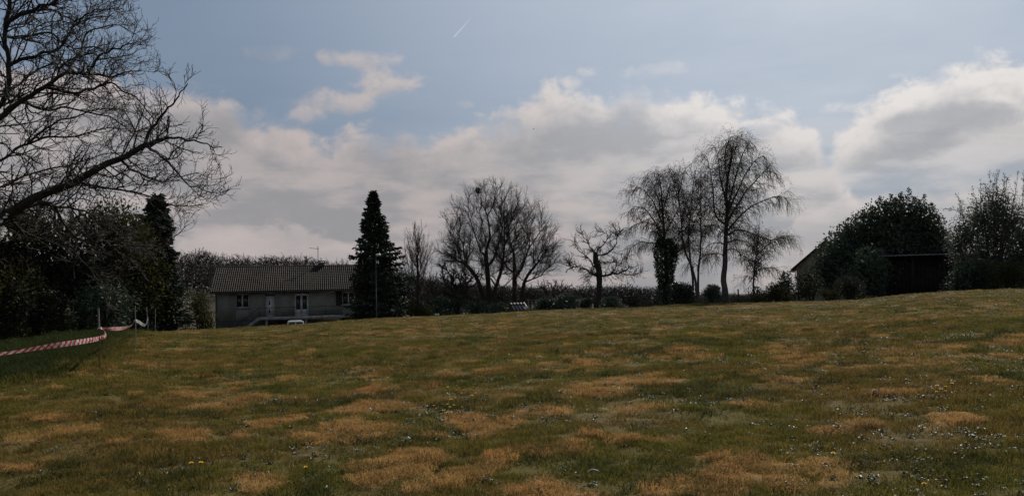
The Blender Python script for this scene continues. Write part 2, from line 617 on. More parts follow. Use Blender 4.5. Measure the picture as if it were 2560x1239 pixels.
def dry_of(x, y):
    r = np.hypot(x, y)
    wx, wy = x + .5 * (vnoise(x * 1.3, y * 1.3, 61) - .5), y + .5 * (vnoise(x * 1.3, y * 1.3, 62) - .5)
    n = fbm(wx / .38, wy / .62, 31, 3, .55)
    big = fbm(x / 7.0, y / 7.0, 77, 2)
    n = n + .28 * (big - .5)
    far = sstep(n, .56, .76)
    e1, e2 = fbm(x * 1.9, y * 1.9, 41, 4) - .5, fbm(x * 1.9, y * 1.9, 43, 4) - .5
    man = ellmax(wx + e1 * 1.0, wy + e2 * 1.0, PATCH, .45)
    man = man * (.55 + .45 * sstep(fbm(x * 2.6, y * 2.6, 47, 3), .32, .55))
    keep = sstep(r, 11, 17)
    d = np.maximum(far * (.16 + .46 * keep - .10 * sstep(r, 24, 40)), man * (1 - .25 * sstep(r, 13, 20)))
    d = np.clip(d + .55 * (fbm(x * 4.1, y * 4.1, 51, 3) - .5) * sstep(d, .02, .3), 0, 1)
    return d * (1 - .92 * lush_shaded_of(x, y))


def weed_of(x, y):
    n = fbm(x / 1.9, y / 1.9, 131, 3)
    side = sstep(x / np.maximum(y, 1), -.1, .35)
    return np.clip(sstep(n, .62, .74) * (.35 + .65 * side) + ellmax(x, y, WEED, .6), 0, 1)


def relief_of(x, y, dry):
    r = np.hypot(x, y)
    fade = 1 - sstep(r, 75, 110)
    h = .050 * dry * (.6 + .8 * fbm(x * 1.7, y * 1.7, 15, 2)) + .060 * (fbm(x * .9, y * .9, 16, 3) - .5) + .050 * (fbm(x * 4.0, y * 4.0, 18, 2) - .5)
    edge_keep = 1 - .85 * sstep(r, 38, 58)
    return h * fade * edge_keep


def full_ground(x, y):
    return terrain(x, y) + relief_of(x, y, dry_of(x, y))


def build_field():
    az = np.concatenate([np.radians(np.linspace(-180, -48, 40)[:-1]), np.radians(np.linspace(-48, -36, 40)[:-1]), np.radians(np.linspace(-36, 36, 520)),
                         np.radians(np.linspace(36, 48, 40)[1:]), np.radians(np.linspace(48, 180, 40)[1:-1])])
    r = [1.0]
    while r[-1] < 66:
        r.append(r[-1] + max(.05, r[-1] * .0085))
    while r[-1] < 140:
        r.append(r[-1] * 1.02)
    while r[-1] < 4500:
        r.append(r[-1] * 1.07)
    r = np.array(r)
    Rr, Az = np.meshgrid(r, az, indexing='ij')
    x, y = Rr * np.sin(Az), Rr * np.cos(Az)
    dry = dry_of(x, y)
    z = terrain(x, y) + relief_of(x, y, dry)
    nr, na = x.shape
    V = np.stack([x, y, z], -1).reshape(-1, 3)
    i = (np.arange(nr - 1) * na)[:, None]
    j = np.arange(na)[None]
    j2 = (j + 1) % na
    F = np.stack([i + j, i + j2, i + na + j2, i + na + j], -1).reshape(-1, 4)
    F = F[:, ::-1]
    m = MB().add(V, F)
    c = len(V)
    m.add([(0, 0, 0)], np.zeros((0, 3)))
    m.v.append(np.array([[0, 0, 0.0]]))
    fan = np.stack([np.full(na, c), (np.arange(na) + 1) % na, np.arange(na)], -1)
    m.t.append(fan)
    m.tm.append(np.zeros(na))
    g = bpy.data.materials.new('field_turf')
    g.use_nodes = True
    n = NG(g.node_tree)
    b = n.n['Principled BSDF']

    def attr(k):
        a = n.n.new('ShaderNodeAttribute')
        a.attribute_name = k
        return a.outputs['Fac']
    pos = n.n.new('ShaderNodeNewGeometry').outputs['Position']
    n1, n2, n3 = n.noise(pos, .55, 5, .6), n.noise(pos, 5.0, 5, .65), n.noise(pos, 34.0, 4, .7)
    green = n.mix(n.ss(n1, .35, .65), (.066, .060, .010), (.100, .080, .012))
    green = n.mix(n.ss(n2, .40, .70), green, (.108, .080, .020))
    green = n.mix(n.m('MULTIPLY', n.ss(n.noise(pos, .30, 4, .65), .42, .62), .75), green, n.mix(n.ss(n2, .35, .65), (.095, .062, .022), (.150, .100, .036)))
    lush_shaded = n.mix(n.ss(n2, .35, .65), (.022, .032, .009), (.030, .039, .010))  # greener turf, darkened: the left trees' shade is put into the colour
    green = n.mix(attr('lush_shaded'), green, lush_shaded)
    soil = n.mix(n.ss(n2, .5, .7), (.055, .036, .014), (.10, .066, .028))
    green = n.mix(n.m('MULTIPLY', n.ss(n.noise(pos, 1.6, 4, .6), .58, .70), .7), green, soil)
    dryc = n.mix(n.ss(n1, .35, .65), (.30, .150, .050), (.31, .18, .060))
    dryc = n.mix(n.ss(n2, .35, .65), dryc, (.22, .125, .042))
    col = n.mix(n.ss(attr('dry'), .08, .9), green, dryc)
    col = n.mix(n.ss(n3, .35, .70), n.mix(.40, col, (.02, .018, .006)), col)
    # far hillside: dull leaf litter
    n4 = n.noise(pos, 9.0, 5, .7)
    col = n.mix(n.ss(n4, .56, .68), col, n.mix(.55, col, (.014, .013, .005)))
    col = n.mix(n.m('MULTIPLY', n.ss(n.noise(pos, 6.0, 4, .6), .62, .72), .6), col, (.27, .19, .075))
    n.l.new(n.mix(attr('far'), col, (.045, .038, .026)), b.inputs['Base Color'])
    b.inputs['Roughness'].default_value = .95
    b.inputs['Specular IOR Level'].default_value = .1
    bn = n.n.new('ShaderNodeBump')
    bn.inputs['Strength'].default_value = .9
    bn.inputs['Distance'].default_value = .035
    n.l.new(n.m('ADD', n.noise(pos, 16, 4, .65), n.m('MULTIPLY', n3, .6)), bn.inputs['Height'])
    n.l.new(bn.outputs[0], b.inputs['Normal'])
    o = m.build('field', g)
    xx, yy = np.append(x.ravel(), 0), np.append(y.ravel(), 0)
    for k, v in (('dry', np.append(dry.ravel(), 0)), ('lush_shaded', lush_shaded_of(xx, yy)), ('far', sstep(np.hypot(xx, yy), 70, 130))):
        a = o.data.attributes.new(k, 'FLOAT', 'POINT')
        a.data.foreach_set('value', v.astype(np.float32))
    tag(o, 'broad sloping field of patchy green and dried grass', None, None, 'structure')
    return o


FIELD = build_field()

# ------------------------------------------------------------------ grass
PROTO = bpy.data.collections.new('grass_prototypes')      # never linked: only fed to the scatter


def grass_material():
    m = bpy.data.materials.new('grass_blades')
    m.use_nodes = True
    g = NG(m.node_tree)
    b = g.n['Principled BSDF']

    def attr(k):
        a = g.n.new('ShaderNodeAttribute')
        a.attribute_type = 'INSTANCER'
        a.attribute_name = k
        return a.outputs['Fac']
    pos = g.n.new('ShaderNodeNewGeometry').outputs['Position']
    n1, n2 = g.noise(pos, .55, 5, .6), g.noise(pos, 3.5, 4, .6)
    nb = g.noise(pos, 45.0, 2, .5)
    green = g.mix(g.ss(n1, .35, .65), (.090, .100, .018), (.148, .134, .025))
    green = g.mix(g.ss(n2, .42, .72), green, (.195, .142, .034))
    green = g.mix(g.m('MULTIPLY', g.ss(g.noise(pos, .30, 4, .65), .42, .62), .75), green, g.mix(g.ss(n2, .35, .65), (.155, .096, .028), (.235, .150, .046)))
    green = g.mix(attr('lush_shaded'), green, g.mix(g.ss(n2, .35, .65), (.022, .036, .009), (.034, .046, .011)))  # long green blades, with tree shade painted into their dark tone
    dryc = g.mix(g.ss(n1, .35, .65), (.41, .215, .074), (.41, .255, .092))
    col = g.mix(attr('dry'), green, dryc)
    col = g.mix(g.ss(attr('rnd'), .0, .55), g.mix(.62, col, (.026, .024, .008)), col)
    col = g.mix(g.m('MULTIPLY', g.ss(nb, .62, .8), .5), col, (.34, .25, .10))
    g.l.new(col, b.inputs['Base Color'])
    b.inputs['Roughness'].default_value = .7
    b.inputs['Specular IOR Level'].default_value = .05
    t = g.n.new('ShaderNodeBsdfTranslucent')
    g.l.new(col, t.inputs['Color'])
    mx = g.n.new('ShaderNodeMixShader')
    mx.inputs[0].default_value = .38
    g.l.new(b.outputs[0], mx.inputs[1])
    g.l.new(t.outputs[0], mx.inputs[2])
    g.l.new(mx.outputs[0], g.n['Material Output'].inputs['Surface'])
    return m


def weed_material():
    return mat('weed_leaf', (.060, .072, .028), .5, .26, scale=9, var=.55, transl=.12)


GRASS_M, WEED_M = grass_material(), weed_material()


def tuft(name, n, rad, h, w, lean, seed, droop=.3):
    rg = np.random.default_rng(seed)
    a, d = rg.uniform(0, 2 * math.pi, n), rad * np.sqrt(rg.uniform(0, 1, n))
    base = np.stack([d * np.cos(a), d * np.sin(a), np.full(n, -.008)], -1)
    hh = h * rg.uniform(.5, 1.1, n)
    la = rg.uniform(0, 2 * math.pi, n)
    out = np.stack([np.cos(la), np.sin(la), np.zeros(n)], -1)
    ln = lean * rg.uniform(.3, 1.3, n)
    mid = base + out * (hh * ln * .4)[:, None] + np.array([0, 0, 1.0]) * (hh * .62)[:, None]
    tip = base + out * (hh * ln)[:, None] + np.array([0, 0, 1.0]) * (hh * (1 - droop * ln))[:, None]
    sa = rg.uniform(0, 2 * math.pi, n)
    side = np.stack([np.cos(sa), np.sin(sa), np.zeros(n)], -1) * w
    V = np.stack([base - side, base + side, mid + side * .75, mid - side * .75, tip], 1).reshape(-1, 3)
    k = np.arange(n)[:, None] * 5
    m = MB()
    m.v.append(V)
    m.q.append(k + np.array([[0, 1, 2, 3]]))
    m.qm.append(np.zeros(n))
    m.t.append(k + np.array([[3, 2, 4]]))
    m.tm.append(np.zeros(n))
    m.n = len(V)
    o = m.build(name, GRASS_M, smooth=False)
    COL.objects.unlink(o)
    PROTO.objects.link(o)
    return o


def rosette(name, n, L, w, lift, seed):
    rg = np.random.default_rng(seed)
    m = MB()
    for i in range(n):
        a = i * 2.4 + rg.uniform(-.3, .3)
        u = np.array((math.cos(a), math.sin(a), 0))
        s = np.array((-math.sin(a), math.cos(a), 0)) * w * rg.uniform(.7, 1.2)
        l, up = L * rg.uniform(.6, 1.15), lift * rg.uniform(.5, 1.4)
        z = np.array((0, 0, 1.0))
        tw = z * w * rg.uniform(-.7, .7)
        p0, p1, p2, p3 = u * .01, u * l * .45 + z * l * up, u * l * .8 + z * l * up * .9, u * l + z * l * up * .55
        V = [p0 - s * .25, p0 + s * .25, p1 + s + tw, p1 - s - tw, p2 + s * .8 + tw, p2 - s * .8 - tw, p3]
        m.add(V, [(0, 1, 2, 3), (3, 2, 4, 5)])
        m.add(V, [(5, 4, 6)])
    o = m.build(name, WEED_M, smooth=True)
    COL.objects.unlink(o)
    PROTO.objects.link(o)
    return o


def scatter(name, label, P, rot, scl, protos, attrs, matl):
    """one object: the given plants set down on the given points"""
    me = bpy.data.meshes.new(name)
    me.vertices.add(len(P))
    me.vertices.foreach_set('co', P.astype(np.float32).ravel())
    for k, v in attrs.items():
        a = me.attributes.new(k, 'FLOAT', 'POINT')
        a.data.foreach_set('value', np.asarray(v, np.float32))
    a = me.attributes.new('rot', 'FLOAT_VECTOR', 'POINT')
    a.data.foreach_set('vector', rot.astype(np.float32).ravel())
    a = me.attributes.new('scl', 'FLOAT_VECTOR', 'POINT')
    a.data.foreach_set('vector', scl.astype(np.float32).ravel())
    me.materials.append(matl)
    o = bpy.data.objects.new(name, me)
    COL.objects.link(o)
    t = bpy.data.node_groups.new(name, 'GeometryNodeTree')
    t.interface.new_socket('Geometry', in_out='INPUT', socket_type='NodeSocketGeometry')
    t.interface.new_socket('Geometry', in_out='OUTPUT', socket_type='NodeSocketGeometry')
    N, L = t.nodes, t.links
    gi, go = N.new('NodeGroupInput'), N.new('NodeGroupOutput')

    def named(k, ty):
        q = N.new('GeometryNodeInputNamedAttribute')
        q.data_type = ty
        q.inputs['Name'].default_value = k
        return q.outputs['Attribute']
    join = N.new('GeometryNodeJoinGeometry')
    pidx = named('pick', 'FLOAT')
    for i, pr in enumerate(protos):
        oi = N.new('GeometryNodeObjectInfo')
        oi.inputs['Object'].default_value = pr
        ip = N.new('GeometryNodeInstanceOnPoints')
        cmp = N.new('FunctionNodeCompare')
        cmp.data_type = 'FLOAT'
        cmp.operation = 'EQUAL'
        L.new(pidx, cmp.inputs[0])
        cmp.inputs[1].default_value = float(i)
        cmp.inputs['Epsilon'].default_value = .1
        L.new(gi.outputs[0], ip.inputs['Points'])
        L.new(cmp.outputs[0], ip.inputs['Selection'])
        L.new(oi.outputs['Geometry'], ip.inputs['Instance'])
        e2r = N.new('FunctionNodeEulerToRotation')
        L.new(named('rot', 'FLOAT_VECTOR'), e2r.inputs[0])
        L.new(e2r.outputs[0], ip.inputs['Rotation'])
        L.new(named('scl', 'FLOAT_VECTOR'), ip.inputs['Scale'])
        L.new(ip.outputs[0], join.inputs[0])
    L.new(join.outputs[0], go.inputs[0])
    md = o.modifiers.new('scatter', 'NODES')
    md.node_group = t
    tag(o, label, None, None, 'stuff')
    return o


def field_points(rg, bands, half=54):
    X, Y, S = [], [], []
    for (r0, r1, per_m2, s) in bands:
        area = math.radians(2 * half) * (r1 * r1 - r0 * r0) / 2
        n = int(area * per_m2)
        r = np.sqrt(rg.uniform(r0 * r0, r1 * r1, n))
        a = rg.uniform(-math.radians(half), math.radians(half), n)
        X.append(r * np.sin(a))
        Y.append(r * np.cos(a))
        S.append(np.full(n, s))
    return np.concatenate(X), np.concatenate(Y), np.concatenate(S)


def build_grass():
    rg = np.random.default_rng(5)
    short = [tuft('grass_tuft', 46, .12, .074, .0026, .9, s) for s in (1, 2, 3)]
    dense = [tuft('dry_tuft', 70, .12, .072, .0022, 1.1, s, .45) for s in (4, 5)]
    long_ = [tuft('long_tuft', 40, .12, .15, .0032, .7, s) for s in (6, 7)]
    x, y, s = field_points(rg, [(3.2, 9, 150, 1.0), (9, 16, 100, 1.1), (16, 28, 42, 1.5), (28, 44, 15, 2.2), (44, 61, 7, 2.8)])
    dry, lush_shaded = dry_of(x, y), lush_shaded_of(x, y)
    r = np.hypot(x, y)
    keep = (r < crest_of(np.arctan2(x, y))[0] - .5) & (y > 2.5)
    patchy = fbm(x * 1.1, y * 1.1, 201, 3)
    fine = fbm(x * 4.2, y * 4.2, 205, 3)
    keep &= (fine > .36) | (r > 22) | (rg.uniform(0, 1, len(x)) < .3)
    keep &= (dry > .35) | (lush_shaded > .5) | (patchy > .40) | (rg.uniform(0, 1, len(x)) < .35)
    x, y, s, dry, lush_shaded, r, patchy, fine = [q[keep] for q in (x, y, s, dry, lush_shaded, r, patchy, fine)]
    n = len(x)
    pick = rg.integers(0, 3, n).astype(float)
    isdry = rg.uniform(0, 1, n) < sstep(dry, .05, .95) * .82
    pick[isdry] = rg.integers(3, 5, isdry.sum())
    rough = (fbm(x * .9, y * .9, 207, 3) > .60) & (rg.uniform(0, 1, n) < .45) & (lush_shaded < .3)
    isl = (~isdry) & ((rg.uniform(0, 1, n) < lush_shaded) | rough)
    pick[isl] = rg.integers(5, 7, isl.sum())
    z = full_ground(x, y)
    lush_shaded = np.where(rough & isl, .75, lush_shaded)
    hs = s * rg.uniform(.65, 1.25, n) * np.where(rough & isl, .55, 1) * np.where(isdry | isl, 1, .45 + .95 * patchy) * (.35 + 1.35 * fine)
    hs *= np.where(r > 28, .62, 1) * np.where(r > 44, .7, 1)
    rot = np.stack([rg.uniform(-.15, .15, n), rg.uniform(-.15, .15, n), rg.uniform(0, 6.28, n)], -1)
    scl = np.stack([s * rg.uniform(.85, 1.2, n)] * 2 + [hs], -1)
    scatter('grass', 'short rough grass of the field, green and dried', np.stack([x, y, z], -1), rot, scl, short + dense + long_,
            {'dry': np.where(isdry, .62 + .38 * sstep(dry, .1, .7), dry * .45), 'lush_shaded': lush_shaded, 'rnd': rg.uniform(0, 1, n), 'pick': pick}, GRASS_M)
    # broad-leaved weeds that catch the light
    ros = [rosette('weed_rosette', 12, .045, .0062, .4, 31), rosette('weed_rosette', 10, .058, .0058, .6, 32), rosette('weed_rosette', 16, .036, .006, .5, 33)]
    x, y, s = field_points(rg, [(3.2, 16, 70, 1.0), (16, 30, 34, 1.1), (30, 58, 6, 1.6)])
    w = weed_of(x, y) * (1 - sstep(dry_of(x, y), .4, .8))
    keep = (rg.uniform(0, 1, len(x)) < np.maximum(w * .9, .05 + .40 * sstep(fbm(x * .7, y * .7, 151, 3), .46, .66))) & (np.hypot(x, y) < crest_of(np.arctan2(x, y))[0] - 1)
    x, y, s = x[keep], y[keep], s[keep]
    n = len(x)
    rot = np.stack([rg.uniform(-.25, .25, n), rg.uniform(-.25, .25, n), rg.uniform(0, 6.28, n)], -1)
    k = s * rg.uniform(.55, 1.25, n)
    scatter('weeds', 'low broad-leaved weeds among the grass', np.stack([x, y, full_ground(x, y) + .005], -1), rot, np.stack([k, k, k], -1), ros,
            {'pick': rg.integers(0, 3, n).astype(float)}, WEED_M)


build_grass()

# ------------------------------------------------------------------ tree builders
def resample(pts, n):
    """smooth n-point curve through the given points"""
    p = np.asarray(pts, float)
    if len(p) == 2:
        t = np.linspace(0, 1, n)[:, None]
        return p[0] * (1 - t) + p[1] * t
    d = np.concatenate([[0], np.cumsum(np.linalg.norm(np.diff(p, axis=0), axis=1))])
    m = np.zeros_like(p)
    m[1:-1] = (p[2:] - p[:-2]) / (d[2:] - d[:-2])[:, None]
    m[0] = (p[1] - p[0]) / (d[1] - d[0])
    m[-1] = (p[-1] - p[-2]) / (d[-1] - d[-2])
    s = np.linspace(0, d[-1], n)
    k = np.clip(np.searchsorted(d, s, 'right') - 1, 0, len(p) - 2)
    h = (d[k + 1] - d[k])[:, None]
    t = ((s - d[k]) / (d[k + 1] - d[k]))[:, None]
    return ((2 * t**3 - 3 * t**2 + 1) * p[k] + (t**3 - 2 * t**2 + t) * h * m[k] + (-2 * t**3 + 3 * t**2) * p[k + 1] + (t**3 - t**2) * h * m[k + 1])


def crook(c, amp, rg):
    """knobbly irregular bends along a curve, ends kept"""
    n = len(c)
    w = rg.normal(0, 1, (n, 3)) * amp
    w = (w + np.roll(w, 1, 0)) / 2
    w[0] = 0
    return c + w


def spawn(P, R, m, rg, t0=.15, t1=1.0, ang=(.5, 1.1), length=(.5, 1.0), K=4, trop=(0, 0, .1), wig=.12, rfac=.55, rmin=.002, taper=.35, tip_len=.55):
    """m children on each of the curves P (N,K,3): new curves (N*m,K,3) and radii"""
    N, K0, _ = P.shape
    t = t0 + (t1 - t0) * (np.arange(m)[None, :] + rg.uniform(0, 1, (N, m))) / m
    f = t * (K0 - 1)
    i = np.clip(f.astype(int), 0, K0 - 2)
    u = (f - i)[..., None]
    r_ = np.arange(N)[:, None]
    base = P[r_, i] * (1 - u) + P[r_, i + 1] * u
    tan = norm(P[r_, i + 1] - P[r_, i])
    rad = R[r_, i] * (1 - u[..., 0]) + R[r_, i + 1] * u[..., 0]
    rnd = rg.normal(0, 1, (N, m, 3))
    perp = norm(rnd - (rnd * tan).sum(-1, keepdims=True) * tan)
    a = rg.uniform(ang[0], ang[1], (N, m, 1))
    d = tan * np.cos(a) + perp * np.sin(a)
    L = rg.uniform(length[0], length[1], (N, m, 1)) * (1 - (1 - tip_len) * t[..., None])
    out = np.zeros((N, m, K, 3))
    out[:, :, 0] = base
    step = L / (K - 1)
    tr = np.asarray(trop, float)
    for k in range(1, K):
        d = norm(d + tr + rg.normal(0, wig, (N, m, 3)))
        out[:, :, k] = out[:, :, k - 1] + d * step
    rr = np.maximum(rad * rfac, rmin)
    RR = rr[..., None] * np.linspace(1, taper, K)[None, None, :]
    return out.reshape(N * m, K, 3), np.maximum(RR.reshape(N * m, K), rmin * .7)


def mst(trunk, targets, bf, rg, relax=2, stems=()):
    """grow a branching skeleton from trunk nodes to the targets; returns positions, parents, leaf counts"""
    K = len(trunk)
    first = K
    blocks, spar = [trunk], []
    for (at, pts) in stems:
        spar += [at] + [first + q for q in range(len(pts) - 1)]
        blocks.append(pts)
        first += len(pts)
    pos = np.vstack(blocks + [targets])
    n = len(pos)
    par = np.full(n, -1)
    par[1:K] = np.arange(K - 1)
    par[K:first] = spar
    K = first
    plen = np.zeros(n)
    for k in range(1, K):
        plen[k] = plen[par[k]] + np.linalg.norm(pos[k] - pos[par[k]])
    pl0 = plen.copy()
    best = np.full(n, np.inf)
    bpar = np.full(n, -1)
    done = np.zeros(n, bool)
    done[:K] = True
    pen = 1.0

    def relaxfrom(i):
        dd = np.linalg.norm(pos - pos[i], axis=1)
        c = dd + bf * (plen[i])
        up = (~done) & (c < best)
        best[up] = c[up]
        bpar[up] = i
    for k in range(K):
        relaxfrom(k)
    order = list(range(K))
    for _ in range(n - K):
        j = int(np.argmin(np.where(done, np.inf, best)))
        par[j] = bpar[j]
        plen[j] = plen[par[j]] + np.linalg.norm(pos[j] - pos[par[j]])
        done[j] = True
        order.append(j)
        relaxfrom(j)
    cnt = np.zeros(n)
    kids = np.bincount(par[par >= 0], minlength=n)
    cnt[kids == 0] = 1
    for j in reversed(order):
        if par[j] >= 0:
            cnt[par[j]] += cnt[j]
    for _ in range(relax):
        s = np.zeros_like(pos)
        c = np.zeros(n)
        has = par >= 0
        np.add.at(s, par[has], pos[has])
        np.add.at(c, par[has], 1)
        new = pos.copy()
        mid = has & (c > 0)
        new[mid] = .45 * pos[mid] + .30 * pos[par[mid]] + .25 * s[mid] / c[mid][:, None]
        new[:K] = pos[:K]
        pos = new
    return pos, par, np.maximum(cnt, 1), order


def skeleton_curves(pos, par, cnt, r_base, expo, rmin, rg, wob=.04, K=4):
    n = len(pos)
    rad = np.maximum(r_base * (cnt / cnt.max()) ** (1 / expo), rmin)
    e = np.where(par >= 0)[0]
    p = par[e]
    p0, p1 = pos[p], pos[e]
    seg = p1 - p0
    L = np.linalg.norm(seg, axis=1, keepdims=True)
    gp_ = par[p]
    din = np.where((gp_ >= 0)[:, None], norm(p0 - pos[np.maximum(gp_, 0)]), norm(seg))
    m0 = norm(din * .6 + norm(seg) * .6) * L
    m1 = norm(seg) * L
    t = np.linspace(0, 1, K)[None, :, None]
    C = (2 * t**3 - 3 * t**2 + 1) * p0[:, None] + (t**3 - 2 * t**2 + t) * m0[:, None] + (-2 * t**3 + 3 * t**2) * p1[:, None] + (t**3 - t**2) * m1[:, None]
    w = rg.normal(0, 1, C.shape) * (L * wob)[:, None]
    w[:, 0] = 0
    w[:, -1] = 0
    C = C + w
    rp = np.minimum(rad[p], rad[e] * 1.35)
    Rr = rp[:, None] * (1 - t[..., 0]) + rad[e][:, None] * t[..., 0]
    return e, C, Rr, rad


def dome_points(rg, c, rx, ry, rz, n, shell=.45, up_only=None, zmin=-.9):
    out = []
    while len(out) < n:
        v = rg.normal(0, 1, 3)
        v /= np.linalg.norm(v)
        if v[2] < zmin:
            continue
        r = (shell + (1 - shell) * rg.uniform()) if rg.uniform() < .75 else rg.uniform(.15, 1)
        out.append(np.array(c) + v * r * np.array((rx, ry, rz)))
    return np.array(out)


def crown_tree(name, label, base, trunk, targets, bf, r_base, twig=(3, .5, 1.0), expo=2.3, rmin=.007, tr=.005, matb=None, matt=None, seed=1, group=None,
               trop=(0, 0, .12), sub=2, subl=(.2, .5), cat='tree', min_limb=10, twig_name='twigs', ang=(.3, .9), stems=(), wob=.04, fine_max=6):
    """bare deciduous tree: trunk, each main limb, and a mass of twigs"""
    rg = np.random.default_rng(seed)
    base = np.asarray(base, float)
    root = empty(name, base, label, cat, group)
    tk = np.asarray(trunk, float)
    pos, par, cnt, order = mst(tk, np.asarray(targets, float), bf, rg, 2, stems)
    e, C, R, rad = skeleton_curves(pos, par, cnt, r_base, expo, rmin, rg, wob)
    K = len(tk)
    owner = np.full(len(pos), -1)
    for j in order:
        if j >= K:
            owner[j] = j if par[j] < K else owner[par[j]]
    C, P0 = C - base, tk - base
    tm = MB()
    tr_r = rad[:K].copy()
    tr_r[0] *= 1.25
    tm.tube(resample(P0, 4 * K), np.interp(np.linspace(0, K - 1, 4 * K), np.arange(K), tr_r), 10)
    small = MB()
    ow = owner[e]
    for o_ in np.unique(ow[ow >= 0]):
        sel = ow == o_
        big = sel & (R[:, -1] > rmin * 1.6)
        if cnt[o_] >= min_limb and big.sum() > 1:
            lm = MB()
            lm.add(*tubes(C[big], R[big], 6))
            lm.build('limb', matb or BARK, root)
            sel = sel & ~big
        if sel.any():
            small.add(*tubes(C[sel], R[sel], 4))
    tm.build('trunk', matb or BARK, root)
    fine = (cnt[e] <= fine_max) & (ow >= 0)
    T1, R1 = spawn(C[fine], R[fine], twig[0], rg, .1, 1.0, ang, (twig[1], twig[2]), 4, trop, .14, .75, tr, .5)
    small.add(*tubes(T1, R1, 3))
    if sub:
        T2, R2 = spawn(T1, R1, sub, rg, .2, 1.0, (.4, .9), subl, 3, trop, .12, .8, tr * .85, .6)
        small.add(*tubes(T2, R2, 3))
    tw = small.build(twig_name, matt or TWIG, root)
    tw['kind'] = 'stuff'
    return root, (C + base, R, cnt[e])


def leaves(rg, P, L, W, up=0.0, jit=1.0, dirs=None, flat=.35):
    """rhombic leaves at points P"""
    n = len(P)
    d = rg.normal(0, 1, (n, 3)) * jit
    if dirs is not None:
        d = d + dirs
    d[:, 2] += up
    d = norm(d)
    s = rg.normal(0, 1, (n, 3))
    s = norm(np.cross(d, s))
    l = (L * rg.uniform(.6, 1.25, n))[:, None]
    w = (W * rg.uniform(.7, 1.2, n))[:, None]
    nn = np.cross(d, s)
    V = np.stack([P, P + d * l * .5 + s * w + nn * l * .06, P + d * l, P + d * l * .5 - s * w + nn * l * .06], 1).reshape(-1, 3)
    F = np.arange(n)[:, None] * 4 + np.arange(4)[None]
    return V, F


def lobes_for(rg, w, d, h, n, z0=.12):
    """a handful of rounded masses filling a w x d x h bush"""
    L = [(0, 0, h * .45, w * .36, d * .36, h * .45)]
    for _ in range(n):
        a = rg.uniform(0, 6.28)
        q = rg.uniform(.35, .72)
        zz = rg.uniform(z0, .80) * h
        s = rg.uniform(.22, .34)
        shrink = math.sqrt(max(.15, 1 - (zz / h) ** 2.2))
        L.append((math.cos(a) * q * w * .5 * shrink, math.sin(a) * q * d * .5 * shrink, zz, w * s * (.6 + .4 * shrink), d * s * (.6 + .4 * shrink), h * s * .75))
    return L


def bush(name, label, base, w, d, h, mleaf, n_leaf=4000, leaf=(.16, .05), n_lobe=9, seed=1, cat='shrub', group=None, spikes=0, stems=7, lobes=None, inner=.3, up=.25, mstem=None, fuzz=.12):
    rg = np.random.default_rng(seed)
    base = np.asarray(base, float)
    root = empty(name, base, label, cat, group)
    L = lobes or lobes_for(rg, w, d, h, n_lobe)
    vol = np.array([l[3] * l[4] * l[5] for l in L]) ** .67
    k = rg.choice(len(L), n_leaf, p=vol / vol.sum())
    Lb = np.array(L)[k]
    v = norm(rg.normal(0, 1, (n_leaf, 3)))
    rr = np.where(rg.uniform(0, 1, n_leaf) < 1 - inner, rg.normal(.96, fuzz, n_leaf), rg.uniform(.1, .9, n_leaf))
    P = Lb[:, :3] + v * rr[:, None] * Lb[:, 3:]
    # break the surface up into clumps with hollows between them
    cl = vnoise(P[:, 0] * 2.2 + P[:, 2] * 1.3 + seed, P[:, 1] * 2.2 + P[:, 2] * 1.9, seed)
    ok = (P[:, 2] > .02) & ((cl > .30) | (rr < .75))
    P, v, rr = P[ok], v[ok], rr[ok]
    m = MB()
    sz = np.where(rr < .75, 1.9, 1.0)
    m.add(*leaves(rg, P, leaf[0] * sz, leaf[1] * sz, up, .9, v))
    for _ in range(spikes):
        l = L[rg.integers(0, len(L))]
        a, q = rg.uniform(0, 6.28), rg.uniform(0, .85)
        top = np.array((l[0] + math.cos(a) * q * l[3], l[1] + math.sin(a) * q * l[4], l[2] + l[5] * math.sqrt(1 - q * q) * .85))
        n = 46
        t = rg.uniform(0, 1, n)
        ht = rg.uniform(.3, 1.0) * h * .14
        Q = top + np.stack([rg.normal(0, 1, n) * .16 * (1.15 - t), rg.normal(0, 1, n) * .16 * (1.15 - t), t * ht], -1)
        m.add(*leaves(rg, Q, leaf[0] * .9, leaf[1] * .9, .5, .9))
    m.build('foliage', mleaf, root)
    sm = MB()
    for i in range(stems):
        a = rg.uniform(0, 6.28)
        tip = np.array((math.cos(a) * w * .3 * rg.uniform(.3, 1), math.sin(a) * d * .3 * rg.uniform(.3, 1), h * rg.uniform(.55, .9)))
        c = resample([(math.cos(a) * .1, math.sin(a) * .1, -.15), tip * (.4, .4, .5), tip], 6)
        sm.tube(c, np.linspace(.035 + h * .008, .01, 6), 5)
    sm.build('stems', mstem or BARK, root)
    return root


